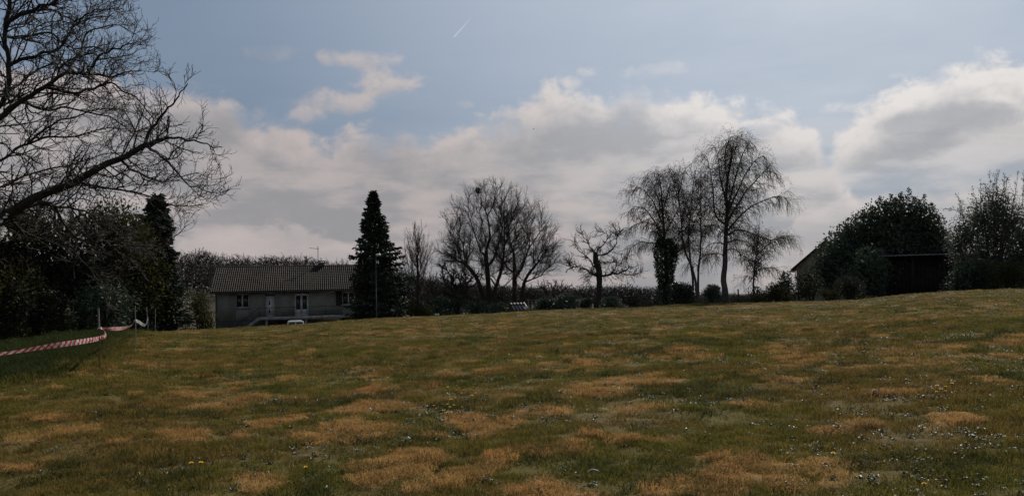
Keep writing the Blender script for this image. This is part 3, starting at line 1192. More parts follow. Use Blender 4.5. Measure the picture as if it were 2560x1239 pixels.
def conifer(name, label, base, h, prof, mleaf, n_br=260, seed=1, droop=.25, spray=(.34, .075), per=34, group=None):
    """prof: list of (fraction of height, left radius, right radius)"""
    rg = np.random.default_rng(seed)
    base = np.asarray(base, float)
    root = empty(name, base, label, 'conifer', group)
    pf = np.array(prof, float)
    m, b = MB(), MB()
    m2 = MB()
    tz = np.linspace(0, h * .97, 10)
    b.tube(np.stack([np.sin(tz) * .04, np.zeros(10), tz], -1), np.linspace(.26, .02, 10), 8)
    for i in range(n_br):
        f = (i + rg.uniform()) / n_br
        f = 1 - (1 - f) ** 1.0
        a = i * 2.39996 + rg.uniform(-.4, .4)
        rl, rr = np.interp(f, pf[:, 0], pf[:, 1]), np.interp(f, pf[:, 0], pf[:, 2])
        R = (rl + rr) / 2 + (rr - rl) / 2 * math.cos(a)
        R *= rg.uniform(.60, 1.12) * (1 + .16 * math.sin(f * 31 + seed) + .10 * math.sin(f * 57 + a))
        z0 = f * h
        K = 6
        s = np.linspace(0, 1, K)
        c = np.stack([math.cos(a) * s * R, math.sin(a) * s * R, z0 + R * (-droop * s + .55 * droop * s ** 2.5) + .15 * s], -1)
        b.tube(c, np.linspace(.035 * (1 - f) + .012, .006, K), 4, cap=False)
        n = int(per * (.35 + R / max(pf[:, 1:].max(), .1)))
        q = rg.uniform(.12, 1, n) ** .8
        pc = np.stack([np.interp(q, s, c[:, j]) for j in range(3)], -1)
        side = np.array((-math.sin(a), math.cos(a), 0))
        wd = (.28 * R * (1.05 - q) + .07)
        off = rg.uniform(-1, 1, n)
        pc = pc + side * (off * wd)[:, None] + np.array((0, 0, 1.0)) * (-.30 * np.abs(off) * wd + rg.normal(0, .05, n))[:, None]
        dr = np.array((math.cos(a), math.sin(a), -.25)) + side * (off * .9)[:, None]
        m.add(*leaves(rg, pc, spray[0], spray[1], -.05, .42, dr))
    n = 220
    t = rg.uniform(0, 1, n)
    Q = np.stack([rg.normal(0, 1, n) * .12 * (1.1 - t), rg.normal(0, 1, n) * .12 * (1.1 - t), h * .93 + t * h * .075], -1)
    m.add(*leaves(rg, Q, spray[0] * .55, spray[1] * .7, .5, .7))
    m.build('foliage', mleaf, root)
    b.build('trunk', BARK, root)
    return root


def px_curve(pxs, D, dz=None):
    """points at distance D (or per-point distances) in the photographed directions"""
    out = []
    for i, p in enumerate(pxs):
        d = D[i] if isinstance(D, (list, tuple)) else D
        if len(p) == 3:
            d = d + p[2]
        out.append(pt(p[0], p[1], d))
    return np.array(out)

# ------------------------------------------------------------------ the big bare tree at the left edge, reaching in over the field
def near_tree():
    D = 13.0
    rg = np.random.default_rng(3)
    bx = pt(-300, 900, D)
    base = np.array((bx[0], bx[1], float(terrain(bx[0], bx[1]))))
    root = empty('bare_tree', base, 'large dark bare tree at left edge reaching long crooked branches over the field', 'tree')
    up = [np.array((base[0], base[1], base[2] - .2)), pt(-290, 700, D), pt(-262, 520, D + .1), pt(-235, 330, D + .2), pt(-190, 120, D), pt(-150, -120, D - .2), pt(-120, -420, D)]
    tc = resample(up, 22)
    m = MB()
    m.tube(tc - base, np.linspace(.36, .10, 22), 12)
    m.build('trunk', BARK, root)
    f1, f2, f3, f4 = up[1], up[2], up[3], up[4]
    # every limb: root point, then the photographed run (x, y, offset in distance), start and end radius
    limbs = [
        (f1, [(-120, 640, -.3), (0, 548, -.5), (80, 500, -.7), (150, 468, -.8), (232, 430, -1.0), (300, 396, -1.1), (362, 362, -1.2)], .155, .050),
        (None, [(362, 362, -1.2), (372, 330, -1.2), (400, 292, -1.3), (438, 250, -1.5), (455, 228, -1.6), (468, 212, -1.7)], .034, .008),
        (None, [(362, 362, -1.2), (420, 346, -1.2), (470, 350, -1.1), (520, 360, -1.0), (535, 368, -.9), (556, 368, -.8)], .036, .007),
        (None, [(362, 362, -1.2), (400, 390, -1.4), (440, 430, -1.6), (475, 462, -1.7), (505, 470, -1.8), (528, 480, -1.9)], .032, .007),
        (f2, [(-140, 400, -.3), (-40, 325, -.5), (40, 264, -.7), (110, 216, -.9), (165, 182, -1.0), (217, 186, -1.2), (265, 190, -1.3), (315, 182, -1.5), (350, 176, -1.6)], .110, .008),
        (None, [(217, 186, -1.2), (229, 170, -1.2), (244, 143, -1.3), (280, 124, -1.4), (310, 114, -1.6), (345, 104, -1.7)], .030, .007),
        (None, [(110, 216, -.9), (150, 226, -.7), (186, 232, -.6), (228, 222, -.4), (271, 209, -.3), (310, 226, -.2), (345, 250, 0), (385, 300, .2)], .036, .007),
        (f3, [(-60, 290, .3), (0, 262, .3), (22, 212, .2), (22, 165, .2), (12, 85, .1), (22, 0, 0), (26, -80, 0)], .075, .035),
        (None, [(22, 165, .2), (60, 146, .3), (100, 135, .4), (147, 120, .5), (172, 92, .5), (190, 60, .6), (230, 44, .7), (290, 40, .8)], .044, .008),
        (None, [(14, 70, .1), (40, 44, 0), (93, 20, -.2), (130, 6, -.3), (170, -14, -.4)], .050, .018),
        (None, [(60, 34, -.1), (100, 24, -.2), (140, 28, -.4), (178, 50, -.6), (210, 44, -.8), (229, 28, -.9), (262, 24, -1.0), (305, 24, -1.1)], .030, .007),
        (f2, [(-120, 470, .5), (0, 399, .6), (70, 357, .7), (128, 341, .7), (182, 343, .7), (230, 330, .7), (280, 320, .6), (330, 322, .5)], .050, .007),
        (f1, [(-120, 540, 1.0), (0, 466, 1.2), (97, 430, 1.3), (186, 411, 1.3), (260, 384, 1.3), (330, 380, 1.3)], .050, .007),
        (None, [(40, 525, -.6), (121, 505, -.2), (160, 560, .3), (202, 600, .5), (282, 607, .8), (350, 616, 1.0), (404, 613, 1.1), (430, 597, 1.2), (462, 564, 1.2)], .034, .007),
        (None, [(100, 512, -.3), (190, 520, .2), (250, 545, .6), (300, 580, .8), (330, 640, .9), (340, 668, .9)], .030, .007),
        (None, [(180, 450, -.9), (260, 470, -1.2), (330, 478, -1.3), (400, 500, -1.4), (440, 515, -1.4), (500, 510, -1.5)], .028, .007),
        (None, [(20, 530, -.5), (60, 580, .4), (140, 610, .8), (200, 640, 1.0), (240, 700, 1.1), (262, 740, 1.1)], .030, .007),
        (None, [(170, 180, -1.0), (200, 130, -.6), (215, 90, -.4), (262, 66, -.2), (310, 70, 0), (345, 92, .2)], .030, .007),
        (None, [(12, 90, .1), (60, 96, .5), (120, 84, .9), (180, 120, 1.2), (240, 118, 1.4), (290, 148, 1.5), (330, 142, 1.5)], .034, .007),
        (None, [(0, 240, .2), (50, 210, .8), (100, 170, 1.1), (160, 160, 1.3), (240, 200, 1.5), (300, 260, 1.6)], .034, .007),
        (None, [(50, 256, -.6), (110, 275, -.2), (170, 270, .1), (230, 282, .3), (290, 300, .4), (350, 350, .5)], .032, .007),
        (None, [(70, 357, .7), (130, 312, .9), (190, 290, 1.1), (260, 270, 1.2), (320, 280, 1.2)], .028, .007),
        (None, [(300, 396, -1.1), (340, 430, -.9), (400, 452, -.7), (450, 440, -.6), (500, 430, -.5)], .028, .007),
        (f4, [(-120, 40, .3), (-40, -40, .4), (40, -60, .5), (140, -70, .5), (240, -60, .5), (310, -20, .5)], .06, .010),
        (f4, [(-240, 20, .2), (-330, -120, .3), (-400, -260, .3)], .07, .02),
        (f2, [(-360, 420, -.5), (-460, 330, -.7), (-560, 260, -.8)], .08, .02),
        (f1, [(-330, 560, -1.0), (-420, 470, -2.0), (-520, 420, -3.0)], .08, .02),
    ]
    allP, allR = [], []
    for (st, run, r0, r1) in limbs:
        p = px_curve(run, D)
        if st is not None:
            p = np.vstack([st, p])
        n = max(14, len(p) * 4)
        c = crook(resample(p, n), .016, rg)
        r = np.linspace(0, 1, n)
        r = .82 * (r0 + (r1 - r0) * r ** .8)
        lm = MB()
        lm.tube(c - base, r, 8)
        lm.build('limb', BARK, root)
        # cut every limb into equal runs to hang branches on
        seg = np.linalg.norm(np.diff(c, axis=0), axis=1).sum()
        k = max(1, int(seg / .7))
        cc = resample(c, k * 5 + 1)
        rr = np.interp(np.linspace(0, 1, k * 5 + 1), np.linspace(0, 1, n), r)
        for q in range(k):
            if q == 0 and st is not None and k > 2:
                continue
            allP.append(cc[q * 5:q * 5 + 6])
            allR.append(rr[q * 5:q * 5 + 6])
    P, R = np.array(allP), np.array(allR)
    thin = R[:, -1] < .016                       # the ends of limbs carry shorter shoots
    R = np.minimum(R, .022)
    Ba, ra = spawn(P[~thin], R[~thin], 6, rg, 0, 1, (.5, 1.2), (.45, 1.15), 8, (.02, 0, .05), .24, .62, .0052, .5, 1.0)
    Bb, rb = spawn(P[thin], R[thin], 6, rg, 0, 1, (.4, 1.0), (.25, .60), 8, (0, 0, .05), .24, .62, .0050, .5, .7)
    B1, r1 = np.concatenate([Ba, Bb]), np.concatenate([ra, rb])
    B2, r2 = spawn(B1, r1, 5, rg, .12, 1, (.45, 1.05), (.20, .50), 6, (0, 0, .07), .24, .72, .0040, .6, .7)
    B3, r3 = spawn(B2, r2, 4, rg, .15, 1, (.45, 1.0), (.07, .22), 4, (0, 0, .12), .22, .80, .0033, .8, .8)
    br = MB()
    br.add(*tubes(B1 - base, r1, 5))
    br.build('branches', BARK, root)['kind'] = 'stuff'
    tw = MB()
    tw.add(*tubes(B2 - base, r2, 3))
    tw.add(*tubes(B3 - base, r3, 3))
    tw.build('twigs', TWIG, root)['kind'] = 'stuff'


near_tree()


# a blossoming branch that comes into view at the left edge
def blossom():
    D = 12.0
    b0 = pt(-190, 900, D)
    base = np.array((b0[0], b0[1], float(terrain(b0[0], b0[1]))))
    root = empty('blossoming_tree', base, 'small tree at left edge showing one branch of white blossom', 'tree')
    rg = np.random.default_rng(9)
    m = MB()
    c = resample([(0, 0, -.1), pt(-170, 740, D) - base, pt(-110, 640, D) - base, pt(-60, 590, D) - base], 12)
    m.tube(c, np.linspace(.09, .03, 12), 8)
    m.build('trunk', BARK, root)
    P, R = [], []
    for (a, b) in (((-60, 590), (18, 545)), ((-60, 590), (40, 580)), ((-80, 610), (28, 596)), ((-70, 600), (-20, 500)), ((-110, 640), (-40, 640))):
        q = crook(resample([pt(a[0], a[1], D), pt((a[0] + b[0]) / 2, (a[1] + b[1]) / 2 - 8, D - .1), pt(b[0], b[1], D - .2)], 10), .008, rg) - base
        mm = MB()
        mm.tube(q, np.linspace(.02, .006, 10), 6)
        mm.build('branch', BARK, root)
        P.append(q)
    bl = MB()
    for q in P:
        for _ in range(11):
            t = rg.uniform(.45, 1)
            i = int(t * 9)
            ctr = q[i] + rg.normal(0, .035, 3)
            for _ in range(3):
                cc = ctr + rg.normal(0, .022, 3)
                k = 5
                nrm = norm(rg.normal(0, 1, 3) + np.array((.2, -.9, .3)))
                ax = norm(np.cross(nrm, (0, 0, 1.0)))
                ay = np.cross(nrm, ax)
                for j in range(k):
                    th = j * 6.283 / k
                    u, s = ax * math.cos(th) + ay * math.sin(th), -ax * math.sin(th) + ay * math.cos(th)
                    bl.add([cc, cc + u * .014 + s * .009 + nrm * .004, cc + u * .024 + nrm * .006, cc + u * .014 - s * .009 + nrm * .004], [(0, 1, 2, 3)])
    bl.build('blossoms', PETAL, root)['kind'] = 'stuff'


blossom()


# ------------------------------------------------------------------ dark trees and undergrowth at the left border of the field
def g3(px, D):
    return ground(px, D)


def hpx(px, ytop, D, base):
    """height that reaches photographed row ytop at distance D"""
    return pt(px, ytop, D)[2] - base[2]


def left_border():
    b = g3(392, 50)
    h = hpx(392, 492, 50, b)
    k = 50 / F_PX
    conifer('conifer', 'tall dark conifer at the right end of the left tree border', b, h,
            [(0, 2.3, 1.9), (.2, 2.5, 1.75), (.4, 2.2, 1.45), (.55, 1.9, 1.15), (.7, 1.6, .95), (.85, 1.15, .65), (.95, .55, .3), (1, .08, .08)], LEAF_CONIFER, n_br=260, seed=21, spray=(.36, .085), per=58)
    spec = [
        # name, label, px, D, width px, top y, material, leaves, leaf size, seed, category
        ('leafy_tree', 'broad olive-leaved tree beside the dark conifer in the left border', 306, 47, 190, 500, LEAF_OLIVE, 7000, (.15, .05), 41, 'tree'),
        ('ivy_clad_tree', 'dense grey-green tree behind the barrier tape in the middle of the left border', 205, 45, 210, 520, LEAF_GREY, 8000, (.15, .05), 42, 'tree'),
        ('leafy_tree', 'dark bushy tree standing left of the dense grey-green tree in the left border', 92, 43, 200, 505, LEAF_GREY, 8000, (.15, .05), 43, 'tree'),
        ('leafy_tree', 'dark leafy tree cut by the left edge of the photo behind the blossom branch', -25, 41, 220, 500, LEAF_OLIVE, 7000, (.15, .05), 44, 'tree'),
        ('shrub', 'low dark shrub at the foot of the dark conifer in the left border', 430, 52, 110, 690, LEAF_DARK, 3000, (.15, .05), 45, 'shrub'),
        ('shrub', 'low dark undergrowth bush behind the first tape stake', 262, 43.5, 150, 690, LEAF_DARK, 3500, (.14, .045), 46, 'shrub'),
        ('shrub', 'low bush with glinting leaves behind the long striped tape', 135, 42, 130, 722, LEAF_GREY, 3200, (.12, .04), 47, 'shrub'),
        ('shrub', 'glinting ivy bush at the left edge of the field under the border trees', 28, 40, 120, 690, LEAF_GREY, 3200, (.12, .04), 48, 'shrub'),
        ('shrub', 'dark bush behind the three farther tape stakes', 350, 48, 120, 700, LEAF_DARK, 3000, (.14, .045), 49, 'shrub'),
        ('leafy_tree', 'dark tree outside the left edge of the field continuing the border', -160, 38, 240, 500, LEAF_OLIVE, 4000, (.18, .06), 50, 'tree'),
    ]
    for (nm, lb, px, D, wpx, yt, m_, nl, lf, sd, ct) in spec:
        b = g3(px, D)
        h = hpx(px, yt, D, b)
        w = wpx * D / F_PX
        if ct == 'tree':
            rg = np.random.default_rng(sd)
            L = [(rg.uniform(-.30, .30) * w, rg.uniform(-.3, .3) * w, h * z, w * rg.uniform(.24, .36), w * rg.uniform(.24, .36), h * rg.uniform(.13, .2)) for z in (.30, .34, .42, .48, .55, .62, .70, .78, .84)]
            bush(nm, lb, b, w, w, h, m_, nl, lf, seed=sd, cat='tree', lobes=L, stems=6, inner=.35, up=.1, fuzz=.2)
        else:
            bush(nm, lb, b, w, w * .9, h, m_, nl, lf, seed=sd, stems=6)
    # bare twiggy trees among them
    for (px, D, yt, wpx, sd, lb) in ((150, 46, 440, 230, 61, 'bare twiggy tree rising out of the left border under the big branch'),
                                     (30, 44, 420, 230, 62, 'bare twiggy tree at the left edge rising behind the blossom'),
                                     (265, 48, 470, 200, 63, 'bare twiggy tree left of the dark conifer in the left border')):
        b = g3(px, D)
        h = hpx(px, yt, D, b)
        w = wpx * D / F_PX
        rg = np.random.default_rng(sd)
        tg = dome_points(rg, b + np.array((0, 0, h * .62)), w * .5, w * .5, h * .38, 150, .4)
        crown_tree('bare_tree', lb, b, resample([b - (0, 0, .1), b + (.1, 0, h * .2), b + (0, .1, h * .5)], 5), tg, .35, .13, (3, .4, .9), seed=sd, rmin=.008, tr=.005, sub=2)
    # the tangle that closes the border off near the ground
    rg = np.random.default_rng(70)
    n = 26000
    px = rg.uniform(-330, 445, n)
    D = np.where(px < 120, 46, 50) + rg.uniform(0, 9, n)
    d = np.stack([ray(p, 780) for p in px])
    x, y = d[:, 0] / d[:, 1] * D, D
    z = terrain(x, y) + rg.uniform(0, 1, n) * 3.4 * (.45 + .7 * vnoise(x / 2.5, y / 2.5, 4))
    m = MB()
    m.add(*leaves(rg, np.stack([x, y, z], -1), .30, .10, .2, 1))
    tag(m.build('border_undergrowth', LEAF_OLIVE), 'dark tangle of undergrowth closing the foot of the left tree border', None, None, 'stuff')
    # slender low tree coming into leaf beside the house
    b = g3(500, 74)
    h = hpx(500, 705, 74, b)
    bush('small_tree', 'small tree coming into leaf at the left corner of the house', b, 3.2, 3.0, h, LEAF_OLIVE, 4200, (.12, .04), n_lobe=8, seed=71, cat='tree', stems=5, fuzz=.25)


left_border()


# ------------------------------------------------------------------ trees along the far side of the field
def far_trees():
    # dark conifer in front of the house
    b = g3(948, 70)
    k = 70 / F_PX
    h = hpx(938, 482, 70, b)
    prof = [(0, 2.1, 3.4), (.12, 2.2, 3.6), (.3, 2.0, 3.4), (.42, 1.85, 3.0), (.5, 1.75, 2.5), (.62, 1.5, 1.75), (.74, 1.2, 1.08), (.86, .86, .66), (.95, .32, .26), (1, .04, .04)]
    conifer('conifer', 'big dark conifer standing in front of the right end of the house', b - (.35, 0, 0), h, prof, LEAF_CONIFER, n_br=310, seed=22, spray=(.36, .085), per=66)

    # slender bare tree right of it
    b = g3(1046, 76)
    rg = np.random.default_rng(81)
    h = hpx(1046, 540, 76, b)
    tg = dome_points(rg, b + np.array((0, 0, h * .62)), 1.75, 1.7, h * .36, 330, .3)
    crown_tree('slender_bare_tree', 'slim bare tree with pale fine twigs just right of the big conifer', b, resample([b, b + (0, 0, h * .3), b + (.05, 0, h * .72)], 8), tg, .75, .15, (4, .4, .9), seed=81,
               rmin=.009, tr=.007, expo=1.75, matb=BARK, matt=TWIG, sub=2, subl=(.2, .5), trop=(0, 0, .22), ang=(.15, .6), wob=.02)

    # the two great round bare trees
    def stems_tree(px, D, label, trunk_px, dome, n, bf, r, sd, extra=()):
        stm = [(at, resample(px_curve(q, D), 3 * len(q))) for at, q in extra]
        b = g3(px, D)
        tk = np.vstack([b - np.array((0, 0, .2)), px_curve(trunk_px, D)])
        rg = np.random.default_rng(sd)
        T = []
        for (cx, cy, rx, ry, m_, sh) in dome:
            c = pt(cx, cy, D)
            s = D / F_PX
            T.append(dome_points(rg, c, rx * s, rx * s * .85, ry * s, m_, sh, zmin=-.75))
        T = np.vstack(T)
        T = T[T[:, 2] > b[2] + 1.2]
        return crown_tree('bare_tree', label, b, resample(tk, 9), T, bf, r, (4, .5, 1.25), seed=sd, rmin=.009, tr=.0065, expo=1.64, sub=3, subl=(.25, .75), matt=TWIG, trop=(0, 0, .05), ang=(.2, .8), stems=stm, wob=.03, fine_max=9)

    stems_tree(1222, 76, 'great round-crowned bare tree with a dark clump near its top left of the twin', [(1222, 740), (1220, 700), (1217, 660), (1216, 625)],
               [(1220, 592, 124, 150, 860, .55), (1140, 640, 62, 60, 150, .3)], 620, .5, .44, 91,
               [(1, [(1206, 735, .4), (1190, 692, .5), (1161, 659, .4), (1125, 640, .2), (1090, 626, 0)]), (2, [(1240, 715, -.5), (1252, 680, -.8), (1260, 630, -1), (1262, 560, -1.1)]),
                (7, [(1203, 630, .5), (1187, 585, .9), (1172, 540, 1.1)]), (8, [(1226, 595, -.2), (1219, 540, -.3)]), (6, [(1232, 650, .6), (1245, 615, 1), (1256, 570, 1.4)])])
    stems_tree(1287, 79, 'great bare tree whose crown merges with the right side of its taller twin', [(1287, 745), (1286, 705), (1285, 668), (1286, 640)],
               [(1298, 608, 106, 136, 640, .55), (1365, 650, 46, 70, 130, .4)], 480, .5, .34, 92,
               [(2, [(1304, 745, .4), (1313, 700, .6), (1346, 655, .8), (1378, 636, .9)]), (5, [(1306, 668, -.5), (1322, 622, -.8), (1350, 580, -1)]), (7, [(1276, 610, .4), (1270, 560, .8)])])
    # leaning stems of the first
    # dark ball of twigs high in the crown
    c = pt(1195, 476, 75.5)
    root = empty('mistletoe', c, 'dark round clump of mistletoe high in the great bare tree', 'mistletoe')
    rg = np.random.default_rng(5)
    v = norm(rg.normal(0, 1, (420, 3))) * (rg.uniform(.2, 1, 420) ** .6)[:, None] * (.30, .30, .34) * rg.uniform(.55, 1.2, (420, 1))
    m = MB()
    m.add(*leaves(rg, v, .13, .028, 0, .6, norm(v)))
    m.build('foliage', LEAF_DARK, root)
    st = MB()
    tip = norm(rg.normal(0, 1, (60, 3))) * .46
    P = np.stack([tip * 0, tip * .5 + rg.normal(0, .02, (60, 3)), tip], 1)
    st.add(*tubes(P, np.full((60, 3), .008), 3))
    st.build('stems', TWIG, root)

    # low broad bare tree left of the twins, and small ones between
    for (px, D, yt, wpx, n, r, sd, lb) in ((1146, 74, 640, 130, 190, .22, 101, 'low spreading bare tree with dark heart left of the great bare twins'),
                                           (1385, 83, 690, 120, 150, .16, 102, 'low bare bushy tree under the right side of the great twins'),
                                           (1085, 82, 672, 90, 120, .12, 103, 'small bare tree in the gap right of the slim pale one'),
                                           (1330, 84, 700, 100, 120, .12, 104, 'small bare tree behind the low tiled outbuilding')):
        b = g3(px, D)
        h = hpx(px, yt, D, b)
        w = wpx * D / F_PX
        rg = np.random.default_rng(sd)
        tg = dome_points(rg, b + np.array((0, 0, h * .6)), w * .5, w * .45, h * .4, n, .3)
        crown_tree('bare_tree', lb, b, resample([b - (0, 0, .1), b + (0, 0, h * .3)], 4), tg, .4, r, (3, .35, .8), seed=sd, rmin=.011, tr=.0075, sub=2, trop=(0, 0, .1))
    b = g3(1142, 73)
    bush('ivy_bush', 'dark ivy mass smothering the foot of the low spreading bare tree', b, 2.4, 2.0, hpx(1142, 722, 73, b), IVY, 2600, (.12, .04), seed=105, n_lobe=6)

    # gnarled old fruit tree
    D = 68
    b = g3(1497, D)
    root = empty('gnarled_tree', b, 'gnarled old fruit tree with stubby pruned limbs alone on the crest', 'tree')
    rg = np.random.default_rng(111)
    tk = resample(np.vstack([b - (0, 0, .2), px_curve([(1497, 740), (1499, 705), (1497, 675), (1490, 650), (1488, 630)], D)]), 16)
    m = MB()
    m.tube(crook(tk, .02, rg) - b, np.interp(np.linspace(0, 1, 16), [0, .15, .5, .8, 1], [.34, .25, .24, .28, .20]), 10)
    m.build('trunk', BARK, root)
    runs = [([(1490, 690), (1470, 676, .3), (1450, 668, .4), (1432, 668, .6), (1415, 682, .6)], .13, .04),
            ([(1432, 668, .6), (1420, 655, .7), (1408, 648, .8)], .06, .02),
            ([(1495, 672), (1470, 650, -.3), (1450, 628, -.5), (1430, 605, -.6), (1405, 596, -.7)], .10, .02),
            ([(1488, 632), (1475, 615, .1), (1462, 595, .2), (1448, 575, .2), (1440, 560, .2)], .09, .015),
            ([(1490, 635), (1500, 620, -.2), (1512, 608, -.3), (1520, 590, -.3), (1500, 578, -.4), (1472, 582, -.5)], .10, .02),
            ([(1492, 640), (1520, 632, .4), (1538, 612, .5), (1545, 590, .6), (1556, 575, .6), (1575, 570, .6)], .12, .02),
            ([(1545, 590, .6), (1536, 570, .5), (1530, 556, .4)], .05, .012),
            ([(1500, 690), (1525, 686, -.5), (1550, 682, -.7), (1575, 668, -.8), (1600, 662, -.9)], .14, .03),
            ([(1550, 682, -.7), (1575, 688, -1), (1600, 682, -1.1), (1625, 675, -1.2)], .07, .015),
            ([(1525, 686, -.5), (1545, 665, -.2), (1560, 645, 0), (1585, 636, .1)], .07, .015),
            ([(1498, 665), (1515, 655, .8), (1535, 655, 1.1), (1550, 660, 1.3)], .09, .02),
            ([(1495, 680), (1480, 690, -.8), (1466, 705, -1.0), (1452, 712, -1.1)], .06, .02)]
    allP, allR = [], []
    for (run, r0, r1) in runs:
        c = crook(resample(px_curve(run, D), 18), .075, rg)
        r = np.linspace(r0 * .66, r1 * .6, 18) * rg.uniform(.75, 1.3, 18)
        m = MB()
        m.tube(c - b, r, 7)
        m.build('limb', BARK, root)
        for q in range(0, 15, 5):
            allP.append(c[q:q + 4])
            allR.append(np.minimum(r[q:q + 4], .03))
    P, R = np.array(allP), np.array(allR)
    B1, r1 = spawn(P, R, 8, rg, 0, 1, (.6, 1.4), (.35, 1.3), 6, (0, 0, .06), .30, .8, .014, .5, 1)
    B2, r2 = spawn(B1, r1, 6, rg, .1, 1, (.5, 1.1), (.2, .6), 4, (0, 0, .05), .22, .8, .008, .7)
    tw = MB()
    tw.add(*tubes(B1 - b, r1, 4))
    tw.add(*tubes(B2 - b, r2, 3))
    tw.build('twigs', TWIG, root)['kind'] = 'stuff'


far_trees()


# ------------------------------------------------------------------ weeping birches
def birch(label, px, D, trunk_px, r0, arcs, dens, sd, rt=.0034, name='weeping_birch', r1=.03, drop=(.7, 1.9), leafy=1.0):
    """arcs: list of photographed runs of the main branches (x, y, offset)"""
    rg = np.random.default_rng(sd)
    b = g3(px, D)
    root = empty(name, b, label, 'birch', None)
    tk = crook(resample(np.vstack([b - (0, 0, .2), px_curve(trunk_px, D)]), 26), .02, rg)
    m = MB()
    flare = np.linspace(r0, r1, 26)
    flare[:3] *= (1.55, 1.25, 1.08)
    m.tube(tk - b, flare, 10)
    m.build('trunk', BARK_BIRCH, root)
    P1, Q1 = [], []
    for run in arcs:
        c = crook(resample(px_curve(run, D), 14), .03, rg)
        L = np.linalg.norm(np.diff(c, axis=0), axis=1).sum()
        r = np.linspace(.018 + .012 * L, .012, 14)
        mm = MB()
        mm.tube(c - b, r, 6)
        mm.build('limb', BARK_BIRCH, root)
        k = max(1, int(L / 1.4))
        cc = resample(c, 5 * k + 1)
        rr = np.interp(np.linspace(0, 1, 5 * k + 1), np.linspace(0, 1, 14), r)
        for q in range(k):
            P1.append(cc[5 * q:5 * q + 6])
            Q1.append(np.minimum(rr[5 * q:5 * q + 6], .03))
    # the upper trunk carries fine branches too
    for q in range(10, 25, 3):
        s = resample(tk[q:q + 3 if q + 3 <= 26 else 26], 6)
        P1.append(s)
        Q1.append(np.full(6, .03))
    P, R = np.array(P1), np.array(Q1)
    B1, rb1 = spawn(P, R, 8, rg, 0, 1, (.4, 1.15), (.7, 1.9), 7, (0, 0, -.02), .15, .6, .008, .5, .8)
    H1, rh1 = spawn(B1, rb1, int(dens * 3.6), rg, .1, 1, (.5, 1.2), drop, 5, (0, 0, -.48), .20, .6, rt, .8, .8)
    H0, rh0 = spawn(P, R, 14, rg, 0, 1, (.5, 1.2), drop, 5, (0, 0, -.62), .16, .6, rt, .8, .8)
    tw = MB()
    tw.add(*tubes(B1 - b, rb1, 4))
    tw.add(*tubes(H1 - b, rh1, 3))
    tw.add(*tubes(H0 - b, rh0, 3))
    tw.build('twigs', TWIG, root)['kind'] = 'stuff'
    H = np.concatenate([H1, H0])
    n = int(len(H) * 4.5 * leafy)
    i = rg.integers(0, len(H), n)
    f = rg.uniform(.6, 3.99, n)
    k = f.astype(int)
    u = (f - k)[:, None]
    p = H[i, k] * (1 - u) + H[i, k + 1] * u - b
    lf = MB()
    lf.add(*leaves(rg, p, .075, .014, -.8, .5))
    lf.build('catkins', CATKIN, root)['kind'] = 'stuff'
    return root, b


